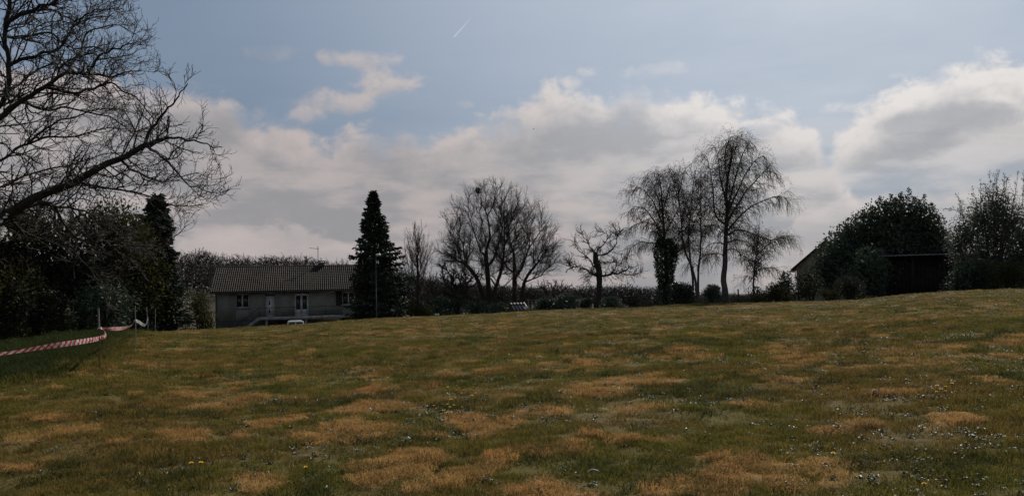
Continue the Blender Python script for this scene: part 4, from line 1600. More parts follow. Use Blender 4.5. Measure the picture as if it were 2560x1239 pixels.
def birches():
    D = 66
    # the tall one
    birch('tallest weeping birch with curved dark trunk and drooping crown', 1817, D, [(1813, 730), (1809, 700), (1812, 665), (1813, 620), (1815, 580), (1818, 530), (1816, 480), (1822, 430), (1828, 390), (1836, 352)], .27,
          [[(1813, 585), (1795, 566, .2), (1775, 562, .4), (1758, 572, .5), (1748, 590, .6)],
           [(1813, 560), (1790, 540, -.4), (1783, 490, -.5), (1778, 440, -.6), (1770, 400, -.7), (1760, 385, -.8)],
           [(1815, 500), (1800, 440, .4), (1795, 390, .5), (1785, 365, .6), (1772, 362, .7)],
           [(1818, 520), (1835, 460, .3), (1848, 410, .5), (1862, 375, .6), (1876, 358, .7), (1890, 368, .8)],
           [(1817, 540), (1838, 490, -.6), (1862, 440, -1), (1888, 400, -1.2), (1908, 388, -1.3), (1918, 402, -1.4)],
           [(1816, 560), (1845, 510, .6), (1880, 460, .9), (1915, 428, 1.1), (1938, 432, 1.2), (1945, 450, 1.2)],
           [(1816, 580), (1850, 540, -.3), (1890, 510, -.5), (1930, 492, -.7), (1960, 492, -.8), (1974, 512, -.9)],
           [(1815, 590), (1840, 575, .2), (1870, 578, .2), (1900, 592, .3), (1930, 600, .4), (1960, 590, .5), (1985, 590, .6)],
           [(1814, 625), (1835, 622, .5), (1860, 640, .7), (1885, 655, .9), (1905, 660, 1)],
           [(1813, 605), (1840, 600, -.8), (1870, 605, -1.2), (1895, 620, -1.4)],
           [(1812, 640), (1790, 632, .5), (1770, 640, .8), (1755, 658, 1)],
           [(1812, 610), (1790, 606, -.6), (1772, 612, -1.0), (1760, 630, -1.2)],
           [(1820, 460), (1812, 400, -.5), (1818, 360, -.7), (1828, 342, -.8), (1845, 342, -.8)],
           [(1824, 420), (1838, 375, -.3), (1852, 350, -.4), (1870, 352, -.4)],
           [(1815, 540), (1790, 520, 1.0), (1770, 500, 1.4), (1760, 480, 1.6)]], 4, 121, r1=.03, drop=(.5, 1.45))
    # the ivy-clad one
    _, b = birch('weeping birch whose trunk is wrapped in thick dark ivy', 1664, D + 1, [(1664, 730), (1666, 690), (1664, 650), (1662, 610), (1660, 570), (1656, 520), (1652, 470), (1645, 432)], .22,
                 [[(1655, 612), (1630, 608, .3), (1600, 606, .5), (1580, 618, .7), (1570, 640, .8)],
                  [(1658, 600), (1640, 560, -.5), (1615, 525, -.8), (1590, 515, -1), (1570, 530, -1.2)],
                  [(1656, 560), (1636, 510, .5), (1612, 478, .8), (1590, 470, 1), (1575, 485, 1.1)],
                  [(1654, 530), (1640, 480, -.4), (1625, 448, -.7), (1605, 445, -.8)],
                  [(1650, 490), (1640, 450, .3), (1630, 430, .5), (1618, 432, .6)],
                  [(1655, 540), (1668, 490, .3), (1680, 450, .5), (1692, 436, .6)],
                  [(1660, 590), (1680, 550, -.6), (1700, 520, -.9), (1715, 505, -1)],
                  [(1662, 610), (1690, 590, .5), (1705, 570, .8), (1720, 560, 1)],
                  [(1664, 600), (1648, 570, 1), (1620, 556, 1.5), (1590, 560, 1.8), (1565, 580, 2)],
                  [(1664, 640), (1690, 632, -.5), (1705, 620, -.8), (1715, 610, -1)]], 4, 122, drop=(.45, 1.25), leafy=1.3)
    iv = empty('ivy', b, 'thick dark ivy climbing the trunk of the weeping birch left of the three slim stems', 'ivy')
    rg = np.random.default_rng(131)
    n = 9000
    t = rg.uniform(0, 1, n) ** 1.1
    ctr = resample(px_curve([(1668, 758), (1668, 730), (1664, 690), (1663, 650), (1664, 615), (1668, 596)], D + 1), 40) - b
    rad = np.interp(t, [0, .12, .3, .5, .7, .85, 1], [1.25, .95, .70, .72, .80, .95, .35])
    a = rg.uniform(0, 6.28, n)
    rr = rad * np.where(rg.uniform(0, 1, n) < .7, rg.normal(.92, .13, n), rg.uniform(.2, .9, n))
    cp = np.stack([np.interp(t, np.linspace(0, 1, 40), ctr[:, j]) for j in range(3)], -1)
    lump = .75 + .5 * vnoise(a * 1.2 + 3, t * 9, 3)
    P = cp + np.stack([np.cos(a) * rr * lump, np.sin(a) * rr * lump, np.zeros(n)], -1)
    m = MB()
    m.add(*leaves(rg, P, .15, .055, -.2, .8, np.stack([np.cos(a), np.sin(a), a * 0], -1)))
    for (run, r) in (([(1668, 668), (1680, 640), (1690, 622)], .45), ([(1690, 752), (1700, 735), (1696, 720)], .55), ([(1660, 612), (1648, 600)], .4)):
        c = resample(px_curve(run, D + .7), 10) - b
        k = rg.integers(0, 10, 900)
        m.add(*leaves(rg, c[k] + rg.normal(0, r * .5, (900, 3)), .15, .055, -.1, .9))
    m.build('foliage', IVY, iv)
    st = MB()
    for q in range(4):
        st.tube(ctr + np.array((math.cos(q * 1.6), math.sin(q * 1.6), 0)) * .24, .03, 5)
    st.build('stems', BARK, iv)
    # three slim stems
    slim = [(1748, [(1738, 700), (1728, 665), (1718, 640), (1708, 610), (1705, 570), (1700, 520), (1695, 460), (1700, 415)], 'left of the three slim birches, leaning left between ivy trunk and dark bush',
             [[(1706, 600), (1690, 560, .3), (1672, 540, .5), (1660, 545, .6)], [(1703, 560), (1715, 510, -.4), (1728, 480, -.6), (1740, 478, -.7)], [(1700, 520), (1688, 470, .3), (1678, 440, .5), (1668, 440, .5)],
              [(1698, 480), (1708, 440, -.3), (1718, 415, -.4), (1728, 412, -.5)], [(1708, 620), (1722, 590, .6), (1738, 575, .9)]]),
            (1742, [(1732, 700), (1727, 660), (1722, 620), (1722, 570), (1728, 520), (1732, 470), (1738, 425)], 'middle of the three slim birches, nearly straight with a knot low down',
             [[(1722, 590), (1738, 550, .5), (1752, 525, .8), (1765, 525, .9)], [(1726, 540), (1712, 500, -.4), (1702, 470, -.6), (1690, 465, -.7)], [(1732, 480), (1745, 450, .3), (1757, 440, .4)],
              [(1722, 625), (1705, 610, .6), (1690, 612, .9)]]),
            (1745, [(1745, 700), (1746, 670), (1750, 640), (1752, 590), (1752, 540), (1750, 490), (1752, 440)], 'right of the three slim birches with one branch arching to the tall birch',
             [[(1750, 650), (1765, 636, -.3), (1785, 635, -.5), (1800, 645, -.7)], [(1752, 600), (1768, 570, .5), (1780, 560, .8)], [(1752, 550), (1740, 510, -.5), (1732, 490, -.7)], [(1750, 500), (1762, 470, .3), (1772, 462, .5)],
              [(1748, 665), (1732, 655, .5), (1720, 660, .8)]])]
    for i, (px, tr, lb, arcs) in enumerate(slim):
        birch(lb, (1722, 1736, 1742)[i] if False else tr[0][0] + (2 if i else 6), D + 2 + i, tr, .12, arcs, 3, 141 + i, name='slim_birch', r1=.02, drop=(.4, 1.1))
    # small one at the right
    birch('small light birch at the right edge of the birch group before the gable', 1884, D + 1, [(1884, 730), (1884, 700), (1887, 665), (1890, 640), (1893, 605), (1898, 570)], .10,
          [[(1887, 662), (1900, 645, .3), (1918, 628, .5), (1935, 618, .6)], [(1890, 640), (1910, 620, -.4), (1940, 600, -.6), (1970, 590, -.8)], [(1886, 668), (1868, 650, .3), (1855, 640, .5)],
           [(1892, 620), (1880, 595, -.3), (1870, 585, -.4)], [(1885, 690), (1900, 672, .5), (1925, 668, .8), (1945, 675, 1)], [(1885, 700), (1868, 690, -.4), (1860, 700, -.5)]], 3, 151, name='small_birch', r1=.02, drop=(.4, 1.0), leafy=1.0)


birches()


# ------------------------------------------------------------------ shrubs and evergreens along the crest and at the right
def shrubs():
    S = [
        # name, label, px, D, width px, top y, material, n, leaf, seed, spikes
        ('shrub', 'dark shrub at the right foot of the big conifer by the house', 1045, 68, 80, 748, LEAF_OLIVE, 2400, (.12, .04), 201, 3),
        ('shrub', 'low dark bush behind the two little white-capped posts', 1100, 71, 96, 742, LEAF_DARK, 3600, (.15, .05), 199, 3),
        ('shrub', 'low dark bush behind the crest under the left of the great twins', 1190, 70, 90, 750, LEAF_DARK, 2400, (.12, .04), 202, 4),
        ('shrub', 'low dark bush between the great twins and the corrugated roof', 1245, 69, 70, 752, LEAF_DARK, 2200, (.12, .04), 203, 4),
        ('shrub', 'glinting laurel bush in front of the tiled outbuilding beside its left end', 1378, 67, 74, 736, LEAF_DARK, 2600, (.13, .042), 204, 6),
        ('shrub', 'glinting spiky laurel bush right of centre of the low outbuilding', 1425, 67, 70, 734, LEAF_DARK, 2600, (.13, .042), 205, 6),
        ('shrub', 'small dark bush touching the left side of the gnarled tree trunk', 1468, 67, 44, 744, LEAF_DARK, 1500, (.12, .04), 206, 3),
        ('shrub', 'dark bush touching the right side of the gnarled tree trunk', 1530, 67, 70, 738, LEAF_DARK, 2400, (.12, .04), 207, 4),
        ('shrub', 'dark undergrowth mass at the right foot of the ivy trunk', 1700, 65, 76, 706, IVY, 3200, (.13, .045), 208, 3),
        ('shrub', 'dark rounded bush leaning against the tall birch trunk', 1778, 64, 64, 712, LEAF_DARK, 3200, (.11, .036), 209, 2),
        ('shrub', 'sparse low shrub at the foot of the small light birch', 1892, 64, 80, 716, LEAF_OLIVE, 1300, (.09, .03), 210, 6),
        ('shrub', 'low brownish bush left of the gable house', 1945, 63, 66, 708, LEAF_OLIVE, 2200, (.10, .034), 211, 4),
        ('laurel', 'tall gappy laurel with large leaves below the gable eave', 1970, 66, 66, 676, LEAF_DARK, 1500, (.15, .05), 212, 3),
        ('shrub', 'grey-green bush in front of the gable wall', 2030, 62, 96, 672, LEAF_GREY, 4200, (.09, .03), 213, 6),
        ('shrub', 'small sprawling bush right of the grey-green one at the lawn edge', 2080, 61, 56, 722, LEAF_OLIVE, 1600, (.09, .03), 214, 3),
        ('clipped_shrub', 'rounded clipped bush on its own before the dark evergreen', 2126, 61, 76, 689, LEAF_GREY, 5200, (.075, .026), 215, 0),
        ('shrub', 'low tufted plant at the right of the clipped bush', 2172, 60.5, 60, 738, LEAF_OLIVE, 900, (.10, .02), 216, 0),
        ('shrub', 'dark hedge-like shrub behind the right end of the shed under the blossoming tree', 2455, 63.5, 130, 640, LEAF_DARK, 6500, (.2, .065), 218, 0),
        ('shrub', 'dark hedge-like shrub at the right edge behind the rounded olive bush', 2570, 67, 170, 622, LEAF_DARK, 6500, (.2, .065), 219, 0),
        ('shrub', 'dark shrub filling the gap between evergreen and left end of the shed', 2150, 69, 130, 640, LEAF_DARK, 5500, (.2, .065), 220, 0),
        ('clipped_shrub', 'rounded olive bush at right edge of the photo beneath the blossoming tree', 2528, 60, 110, 650, LEAF_OLIVE, 5200, (.09, .03), 217, 2),
    ]
    for (nm, lb, px, D, wpx, yt, m_, nl, lf, sd, sp) in S:
        b = g3(px, D)
        h = max(.4, hpx(px, yt, D, b))
        w = wpx * D / F_PX
        if nm == 'clipped_shrub':
            L = [(0, 0, h * .5, w * .5, w * .48, h * .5), (-w * .12, 0, h * .62, w * .34, w * .34, h * .36), (w * .16, 0, h * .58, w * .32, w * .34, h * .38)]
            bush(nm, lb, b, w, w, h, m_, nl, lf, seed=sd, lobes=L, spikes=sp, fuzz=.05)
        else:
            bush(nm, lb, b, w, w * .9, h, m_, nl, lf, seed=sd, spikes=sp, n_lobe=8, fuzz=.16)
    # the great dark evergreen over the shed
    D = 72
    b = g3(2205, D)
    k = D / F_PX

    def lobe(px, py, rx, ry, off=0.0):
        c = pt(px, py, D + off)
        return (c[0] - b[0], c[1] - b[1], c[2] - b[2], rx * k, rx * k * .8, ry * k)
    L = [lobe(2090, 660, 52, 62, -1), lobe(2120, 625, 56, 66), lobe(2160, 595, 56, 66, .5), lobe(2205, 565, 54, 62), lobe(2255, 550, 52, 58, .6), lobe(2300, 565, 48, 60),
         lobe(2335, 600, 38, 62, -.5), lobe(2362, 640, 34, 56, .3), lobe(2215, 640, 96, 80, .8), lobe(2290, 640, 80, 80, 1), lobe(2160, 680, 80, 60, -.6), lobe(2065, 690, 40, 45, -1.5), lobe(2255, 690, 110, 50, 1.5), lobe(2178, 668, 38, 48, -4.6), lobe(2168, 700, 44, 40, -4.6)]
    bush('evergreen_tree', 'huge dark evergreen with ragged top behind the long low shed', b, 10, 8, 9, LEAF_DARK, 42000, (.24, .075), seed=221, cat='tree', lobes=L, spikes=0, stems=8, inner=.40, fuzz=.09)
    ev = bpy.data.objects['evergreen_tree']
    rg = np.random.default_rng(222)
    m = MB()
    for (px, py, hh) in ((2202, 515, 30), (2228, 505, 26), (2254, 500, 24), (2274, 498, 36), (2290, 512, 26), (2312, 510, 34), (2330, 530, 30), (2180, 535, 24), (2160, 545, 26), (2140, 562, 22),
                         (2118, 580, 22), (2346, 555, 22), (2100, 600, 18), (2240, 512, 22), (2215, 520, 22), (2300, 520, 20), (2358, 590, 18), (2086, 612, 16)):
        n = 150
        t = rg.uniform(0, 1, n)
        c0 = pt(px, py, D + rg.uniform(-1, 1)) - b
        Q = c0 + np.stack([rg.normal(0, .20, n) * (1.25 - t), rg.normal(0, .20, n) * (1.25 - t), (t - .4) * hh * k * 1.3], -1)
        m.add(*leaves(rg, Q, .18, .055, .6, .9))
    m.build('shoots', LEAF_DARK, ev)['kind'] = 'stuff'
    # pale blossoming tree at the right edge
    D = 64
    b = g3(2490, D)
    k = D / F_PX
    L = [lobe(2420, 590, 45, 55), lobe(2450, 545, 48, 55), lobe(2490, 520, 48, 60), lobe(2520, 560, 60, 70), lobe(2480, 600, 70, 70, .8), lobe(2560, 600, 60, 80), lobe(2450, 650, 70, 60, .5), lobe(2540, 660, 70, 60),
         lobe(2610, 560, 60, 90, 1), lobe(2396, 612, 34, 50, .5), lobe(2500, 690, 100, 50), lobe(2590, 680, 80, 60)]
    t = bush('blossoming_tree', 'large grey-leaved tree in pale blossom at the right edge of the photo', b, 9, 8, 9, LEAF_PALE, 46000, (.12, .04), seed=231, cat='tree', lobes=L, stems=9, inner=.42, fuzz=.14)
    rg = np.random.default_rng(232)
    sh, lf = MB(), MB()
    for (x0, y0, x1, y1) in ((2450, 500, 2452, 452), (2470, 490, 2474, 436), (2490, 480, 2500, 430), (2505, 490, 2520, 445), (2530, 500, 2545, 440), (2440, 520, 2432, 478), (2420, 530, 2362, 522),
                             (2400, 525, 2392, 490), (2555, 500, 2560, 425), (2570, 500, 2580, 400), (2410, 540, 2402, 505), (2480, 480, 2486, 440), (2515, 480, 2512, 440), (2460, 490, 2462, 462)):
        o = rg.uniform(-1, 1)
        c = crook(resample([pt(x0, y0 + 25, D + o), pt((x0 + x1) / 2 + rg.uniform(-4, 4), (y0 + y1) / 2, D + o), pt(x1, y1, D + o)], 9), .03, rg) - b
        sh.tube(c, np.linspace(.03, .008, 9), 4)
        T, R = spawn(c[None], np.linspace(.03, .008, 9)[None], 8, rg, .2, 1, (.3, .8), (.25, .7), 4, (0, 0, .2), .12, .5, .007)
        sh.add(*tubes(T, R, 3))
        n = 130
        i, q = rg.integers(0, len(T), n), rg.integers(1, 4, n)
        lf.add(*leaves(rg, T[i, q] + rg.normal(0, .05, (n, 3)), .09, .03, .4, .9))
    sh.build('shoots', TWIG, t)['kind'] = 'stuff'
    lf.build('shoot_leaves', LEAF_PALE, t)['kind'] = 'stuff'


shrubs()


# ------------------------------------------------------------------ woods on the far hillside
def proto_tree(seed, h, w, n=120):
    rg = np.random.default_rng(seed)
    b = np.zeros(3)
    tk = resample([b, (rg.uniform(-.2, .2), 0, h * .3), (rg.uniform(-.4, .4), 0, h * .55)], 5)
    tg = dome_points(rg, (0, 0, h * .62), w / 2, w / 2, h * .38, n, .35)
    pos, par, cnt, order = mst(tk, tg, .4, rg)
    e, C, R, rad = skeleton_curves(pos, par, cnt, .18, 2.0, .026, rg, K=3)
    f = cnt[e] <= 5
    T, RT = spawn(C[f], R[f], 6, rg, .1, 1, (.3, .9), (.4, 1.0), 3, (0, 0, .2), .15, .8, .020, .6)
    m = MB()
    m.add(*tubes(C, R, 4))
    m.add(*tubes(T, RT, 3))
    return m


def woods():
    rg = np.random.default_rng(301)
    pro = [proto_tree(310 + i, 11 + i % 3, 7 + i % 2 * 1.5) for i in range(4)]
    # trees that stand against the sky, each one a tree of its own
    meshes = []
    zmax = [float(np.vstack(p.v)[:, 2].max()) * .97 for p in pro]
    for i, p in enumerate(pro):
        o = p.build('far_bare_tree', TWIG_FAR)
        meshes.append(o.data)
        bpy.data.objects.remove(o)

    def skyline(px, yt, D, i, label, group):
        b = g3(px, D)
        h = pt(px, yt, D)[2] - b[2]
        o = bpy.data.objects.new('far_bare_tree', meshes[i % 4])
        COL.objects.link(o)
        o.location = b
        s = h / zmax[i % 4]
        o.scale = (s * rg.uniform(.95, 1.25), s * rg.uniform(.95, 1.25), s)
        o.rotation_euler = (0, 0, rg.uniform(0, 6.28))
        tag(o, label, 'tree', group)
    prof_l = [(410, 642), (437, 626), (470, 626), (500, 618), (530, 626), (560, 634), (600, 632), (620, 637), (650, 639), (670, 632), (700, 636), (740, 638), (760, 636), (800, 645), (830, 650), (860, 648), (890, 652),
              (920, 660), (960, 660), (1000, 664), (1040, 680), (1080, 690)]
    xs, ys = [p[0] for p in prof_l], [p[1] for p in prof_l]
    i = 0
    px = 405
    while px < 1090:
        skyline(px, np.interp(px, xs, ys) + rg.uniform(-5, 9), 246 + rg.uniform(-6, 6), i, *(('bare tree on the wooded skyline in the gap left of the house roof', 'skyline trees left of the house roof') if px < 540 else ('bare tree on the wooded skyline showing above the house roof', 'skyline trees above the house roof') if px < 905 else ('bare tree of the far wood behind the big conifer and the slim pale tree', 'skyline trees behind the big conifer')))
        px += rg.uniform(11, 20)
        i += 1
    prof_r = [(1090, 700), (1200, 706), (1340, 712), (1420, 712), (1480, 708), (1560, 706), (1600, 714), (1640, 716), (1700, 722), (1760, 724), (1850, 728), (1900, 724), (1980, 716)]
    xs, ys = [p[0] for p in prof_r], [p[1] for p in prof_r]
    px = 1095
    while px < 1985:
        skyline(px, np.interp(px, xs, ys) + rg.uniform(-3, 6), 262 + rg.uniform(-6, 6), i, *(('bare tree of the low far wood behind the great bare twins', 'far wood behind the twins') if px < 1400 else ('bare tree of the low far wood either side of the gnarled fruit tree', 'far wood behind the gnarled tree') if px < 1640 else ('bare tree of the low far wood seen between the birch trunks', 'far wood behind the birches')))
        px += rg.uniform(13, 22)
        i += 1
    # the mass of the wood below and beyond the skyline
    src = []
    for me in meshes:
        o = bpy.data.objects.new('wood_tree', me)
        PROTO.objects.link(o)
        src.append(o)
    pts, scs = [], []
    for _ in range(460):
        px = rg.uniform(-350, 2750)
        D = rg.uniform(185, 240) if px < 1050 else rg.uniform(235, 258)
        b = g3(px, D)
        s = rg.uniform(.52, .72) if px < 1150 else rg.uniform(.5, .68)
        pts.append(b)
        scs.append((s, s, s))
    k = len(pts)
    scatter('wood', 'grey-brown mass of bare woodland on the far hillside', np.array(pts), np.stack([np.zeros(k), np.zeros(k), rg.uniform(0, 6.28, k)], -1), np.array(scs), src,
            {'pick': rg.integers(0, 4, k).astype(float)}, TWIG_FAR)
    # scrub and ivy filling the wood floor
    m = MB()
    n = 150000
    px = np.where(rg.uniform(0, 1, n) < .68, rg.uniform(-300, 2350, n), rg.uniform(1060, 1990, n))
    D = np.where(px < 1080, rg.uniform(185, 246, n), rg.uniform(238, 262, n))
    d = np.stack([ray(p, 745) for p in px])
    x, y = d[:, 0] / d[:, 1] * D, D
    pr = prof_l[:-2] + prof_r
    yt = np.interp(px, [q[0] for q in pr], [q[1] for q in pr])
    gz = terrain(x, y)
    hh = np.array([pt(a, b, c)[2] for a, b, c in zip(px, yt, D)]) - gz
    u = rg.uniform(0, 1, n)
    z = gz + u ** 1.1 * np.clip(hh, 1, 14) * (.66 + .34 * vnoise(x / 5, y / 5, 8))
    m.add(*leaves(rg, np.stack([x, y, z], -1), .85 - .1 * u, .22 - .15 * u, 1.6, .8))
    o = m.build('undergrowth', mat('scrub_far', (.042, .037, .030), .9, .1, scale=.15, var=.4))
    tag(o, 'brown scrub filling the floor of the far wood', None, None, 'stuff')


woods()

# ------------------------------------------------------------------ materials of built things
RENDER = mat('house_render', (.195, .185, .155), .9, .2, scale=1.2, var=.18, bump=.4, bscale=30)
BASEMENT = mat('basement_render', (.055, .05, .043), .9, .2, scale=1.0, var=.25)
CONCRETE = mat('concrete', (.26, .25, .225), .85, .2, scale=2.0, var=.35)
TILE_MATS = [mat('clay_tile', (.033, .025, .021), .8, .15, scale=.35, var=.5), mat('clay_tile_pale', (.045, .037, .031), .8, .15, scale=.5, var=.4), mat('clay_tile_brown', (.034, .023, .018), .8, .15, scale=.5, var=.4)]
PVC = mat('white_joinery', (.46, .455, .42), .5, .3, scale=3, var=.05)
GLASS = mat('window_glass', (.018, .02, .022), .08, .6, scale=1, var=.1)
IRON = mat('painted_iron', (.030, .032, .034), .75, .2, scale=4)
ZINC = mat('zinc', (.10, .105, .11), .6, .4, .2, scale=3)
WOOD_DK = mat('dark_timber', (.030, .025, .020), .8, .25, scale=3, var=.35, bump=.4)
WOOD_GREY = mat('weathered_timber', (.24, .22, .19), .8, .25, scale=5, var=.3)
SHEET = mat('corrugated_sheet', (.26, .26, .25), .5, .5, scale=1.5, var=.25)
WHITE_PAINT = mat('white_paint', (.62, .63, .64), .3, .5, scale=2, var=.05)
BLACK_RUB = mat('black_rubber', (.015, .015, .015), .7, .3)
RED_TAPE = mat('tape_red', (.50, .040, .055), .42, .4, scale=8, var=.12, transl=.3)
WHITE_TAPE = mat('tape_white', (.60, .57, .55), .42, .4, scale=8, var=.08, transl=.3)


def frame_box(name, x0, x1, z0, z1, y, t, dp, m, parent):
    """rectangular frame in the plane y, member width t, depth dp"""
    b = MB()
    b.box((x0, y - dp, z0), (x0 + t, y, z1))
    b.box((x1 - t, y - dp, z0), (x1, y, z1))
    b.box((x0 + t, y - dp, z0), (x1 - t, y, z0 + t))
    b.box((x0 + t, y - dp, z1 - t), (x1 - t, y, z1))
    return b.build(name, m, parent, smooth=False)


def tile_mesh(L, w0, w1, h, m, th=.014):
    """one half-round tile, bent sheet with a lip at the lower end; runs along +y, starts at y=0"""
    b = MB()
    n = 6
    a = np.linspace(0, math.pi, n)
    for (k, o) in ((1.0, 0), (.84, 1)):
        V = []
        for (y, w) in ((0, w0), (L, w1)):
            for t in a:
                V.append((-math.cos(t) * w * .5 * k, y, math.sin(t) * h * k))
        F = [(i, i + 1, n + i + 1, n + i) for i in range(n - 1)]
        if o:
            F = [f[::-1] for f in F]
        b.add(V, F)
    lip = [(-math.cos(t) * w0 * .5, 0, math.sin(t) * h) for t in a] + [(-math.cos(t) * w0 * .42, 0, math.sin(t) * h * .84) for t in a]
    b.add(lip, [(i + 1, i, n + i, n + i + 1) for i in range(n - 1)])
    o = b.build('roof_tile', m, smooth=True)
    me = o.data
    bpy.data.objects.remove(o)
    return me, b


def house():
    D = 82.0
    az = azel(780, 740)[0]
    rz = -az                      # facade square to the line of sight
    o3 = ground(538, D)
    zg = -2.15
    root = empty('house', (o3[0], o3[1], zg), 'long low rendered house with tiled roof and raised terrace beyond the field', 'house', None, rz)
    W_, DP = 18.2, 9.4
    zf, ze = .23 - zg, 3.05 - zg
    b = MB()
    t = .3
    # walls with the upper storey's openings left out of the front face
    ops = [(2.0, 3.3, 1.22 - zg, 2.62 - zg), (4.95, 5.85, zf, 2.55 - zg), (7.85, 9.30, zf, 2.52 - zg), (12.8, 14.1, 1.25 - zg, 2.6 - zg)]
    xs = sorted({0.0, W_} | {v for o in ops for v in o[:2]})
    for x0, x1 in zip(xs[:-1], xs[1:]):
        op = [o for o in ops if abs(o[0] - x0) < 1e-6]
        if op:
            _, _, a, c = op[0]
            if a > 2.0:
                b.box((x0, 0, 2.06), (x1, t, a))
            b.box((x0, 0, c), (x1, t, ze))
        else:
            b.box((x0, 0, 2.06), (x1, t, ze))
    b.box((0, t, 2.06), (t, DP, ze))
    b.box((W_ - t, t, 2.06), (W_, DP, ze))
    b.box((t, DP - t, 2.06), (W_ - t, DP, ze))
    # gables
    rise = 2.45
    for x in (0.0, W_ - t):
        V = [(x, 0, ze), (x, DP, ze), (x, DP / 2, ze + rise), (x + t, 0, ze), (x + t, DP, ze), (x + t, DP / 2, ze + rise)]
        b.add(V, [(0, 2, 1), (3, 4, 5)])
        b.add(V, [(0, 3, 5, 2), (1, 2, 5, 4)])
    b.build('wall', RENDER, root, smooth=False)
    bb = MB()
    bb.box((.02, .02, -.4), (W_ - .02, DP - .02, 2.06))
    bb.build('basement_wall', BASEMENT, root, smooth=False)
    # garage door under the terrace
    g = MB()
    g.box((6.2, -.03, 0), (8.6, .018, 1.9))
    g.build('garage_door', WOOD_DK, root, smooth=False)
    # windows
    for k in (0, 3):
        x0, x1, z0, z1 = ops[k]
        w = frame_box('window', x0, x1, z0, z1, .20, .07, .08, PVC, root)
        mm = MB()
        xm = (x0 + x1) / 2
        mm.box((xm - .07, .115, z0 + .07), (xm + .07, .20, z1 - .07))
        mm.build('mullion', PVC, w, smooth=False)
        for (a, c) in ((x0 + .07, xm - .07), (xm + .07, x1 - .07)):
            p = MB()
            p.box((a, .15, z0 + .07), (c, .165, z1 - .07))
            p.build('pane', GLASS, w, smooth=False)
        s = MB()
        s.box((x0 - .18, -.10, z0 - .09), (x1 + .18, .12, z0))
        s.build('window_sill', CONCRETE, root, smooth=False)
    # front door with dark lights
    x0, x1, z0, z1 = ops[1]
    d = frame_box('door', x0, x1, z0, z1 - .2, .18, .06, .07, PVC, root)
    p = MB()
    p.box((x0 + .06, .125, z0 + .06), (x1 - .06, .17, z1 - .26))
    p.build('door_leaf', PVC, d, smooth=False)
    lt = MB()
    xm = (x0 + x1) / 2 - .08
    for (a, c) in ((z0 + .30, z0 + .80), (z0 + 1.15, z0 + 1.70)):
        V = [(xm - .07, .118, a), (xm + .12, .118, a + .12), (xm + .06, .118, c - .05), (xm - .05, .118, c)]
        V += [(v[0], .124, v[2]) for v in V]
        lt.add(V, [(0, 1, 2, 3), (0, 4, 5, 1), (1, 5, 6, 2), (2, 6, 7, 3), (3, 7, 4, 0)])
    lt.build('door_light', GLASS, d, smooth=False)
    fan = MB()
    fan.box((x0, .10, z1 - .2), (x1, .16, z1))
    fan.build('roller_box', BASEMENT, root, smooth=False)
    # french window
    x0, x1, z0, z1 = ops[2]
    f = frame_box('french_window', x0, x1, z0, z1, .18, .07, .08, PVC, root)
    xm = (x0 + x1) / 2
    for (a, c) in ((x0 + .07, xm), (xm, x1 - .07)):
        lf = frame_box('leaf', a, c, z0 + .07, z1 - .07, .175, .10, .06, PVC, f)
        pn = MB()
        pn.box((a + .10, .13, z0 + .66), (c - .10, .15, z1 - .17))
        pn.build('pane', GLASS, f, smooth=False)
        lo = MB()
        lo.box((a + .10, .125, z0 + .17), (c - .10, .155, z0 + .66))
        lo.build('lower_panel', PVC, f, smooth=False)
    hd = MB()
    hd.box((x0 - .1, -.02, z1 + .06), (x1 + .1, .0, z1 + .22))
    hd.build('shutter_box', BASEMENT, root, smooth=False)
    # folded shutters at the right window
    for (a, c) in ((12.15, 12.76), (14.14, 14.75)):
        s = MB()
        s.box((a, -.06, 1.22 - zg), (c, -.015, 2.6 - zg))
        for q in range(5):
            z = 1.3 - zg + q * .26
            s.box((a + .05, -.075, z), (c - .05, -.06, z + .2))
        s.build('shutter', WOOD_DK, root, smooth=False)
    # wall lamp
    l = MB()
    l.tube([(6.85, -.10, 2.42 - zg), (6.85, -.10, 2.62 - zg)], [.05, .09], 8)
    l.box((6.83, -.10, 2.62 - zg), (6.87, 0, 2.65 - zg))
    l.build('wall_lamp', IRON, root)
    # terrace
    tb = MB()
    tb.box((4.4, -1.6, zf - .33), (14.6, -.002, zf - .03))
    for x in (5.0, 8.9, 12.2, 14.3):
        tb.box((x, -1.45, -.3), (x + .25, -1.2, zf - .33))
    tb.build('terrace', CONCRETE, root, smooth=False)
    # stairs going down to the left
    n = 11
    rise_, run = (zf - .03) / n, .29
    for i in range(n):
        s = MB()
        s.box((4.4 - (i + 1) * run, -1.55, zf - .03 - (i + 1) * rise_ - .12), (4.4 - i * run - .003, -.35, zf - .03 - (i + 1) * rise_))
        s.build('step', CONCRETE, root, smooth=False)
    st = MB()
    V = [(4.4, -1.62, zf - .33), (4.4, -1.62, zf + .02), (4.4 - n * run, -1.62, .05), (4.4 - n * run, -1.62, -.3)]
    V += [(v[0], -1.555, v[2]) for v in V]
    st.add(V, [(0, 3, 2, 1), (4, 5, 6, 7), (0, 1, 5, 4), (1, 2, 6, 5), (2, 3, 7, 6), (3, 0, 4, 7)])
    st.build('stair_stringer', CONCRETE, root, smooth=False)
    # railing
    rl = MB()
    zt = zf + .93
    rl.tube([(4.4, -1.52, zt), (14.6, -1.52, zt)], .032, 6)
    rl.tube([(4.4, -1.52, zf + .48), (14.6, -1.52, zf + .48)], .014, 6)
    rl.tube([(4.4, -1.52, zt), (4.4 - n * run, -1.52, .93)], .032, 6)
    rail = rl.build('railing', IRON, root)
    for (x, za) in ((4.4, zf - .03), (7.8, zf - .03), (11.0, zf - .03), (14.55, zf - .03), (1.25, 0.0)):
        p = MB()
        p.tube([(x, -1.52, za), (x, -1.52, za + .95)], .024, 6)
        p.build('rail_post', IRON, rail)
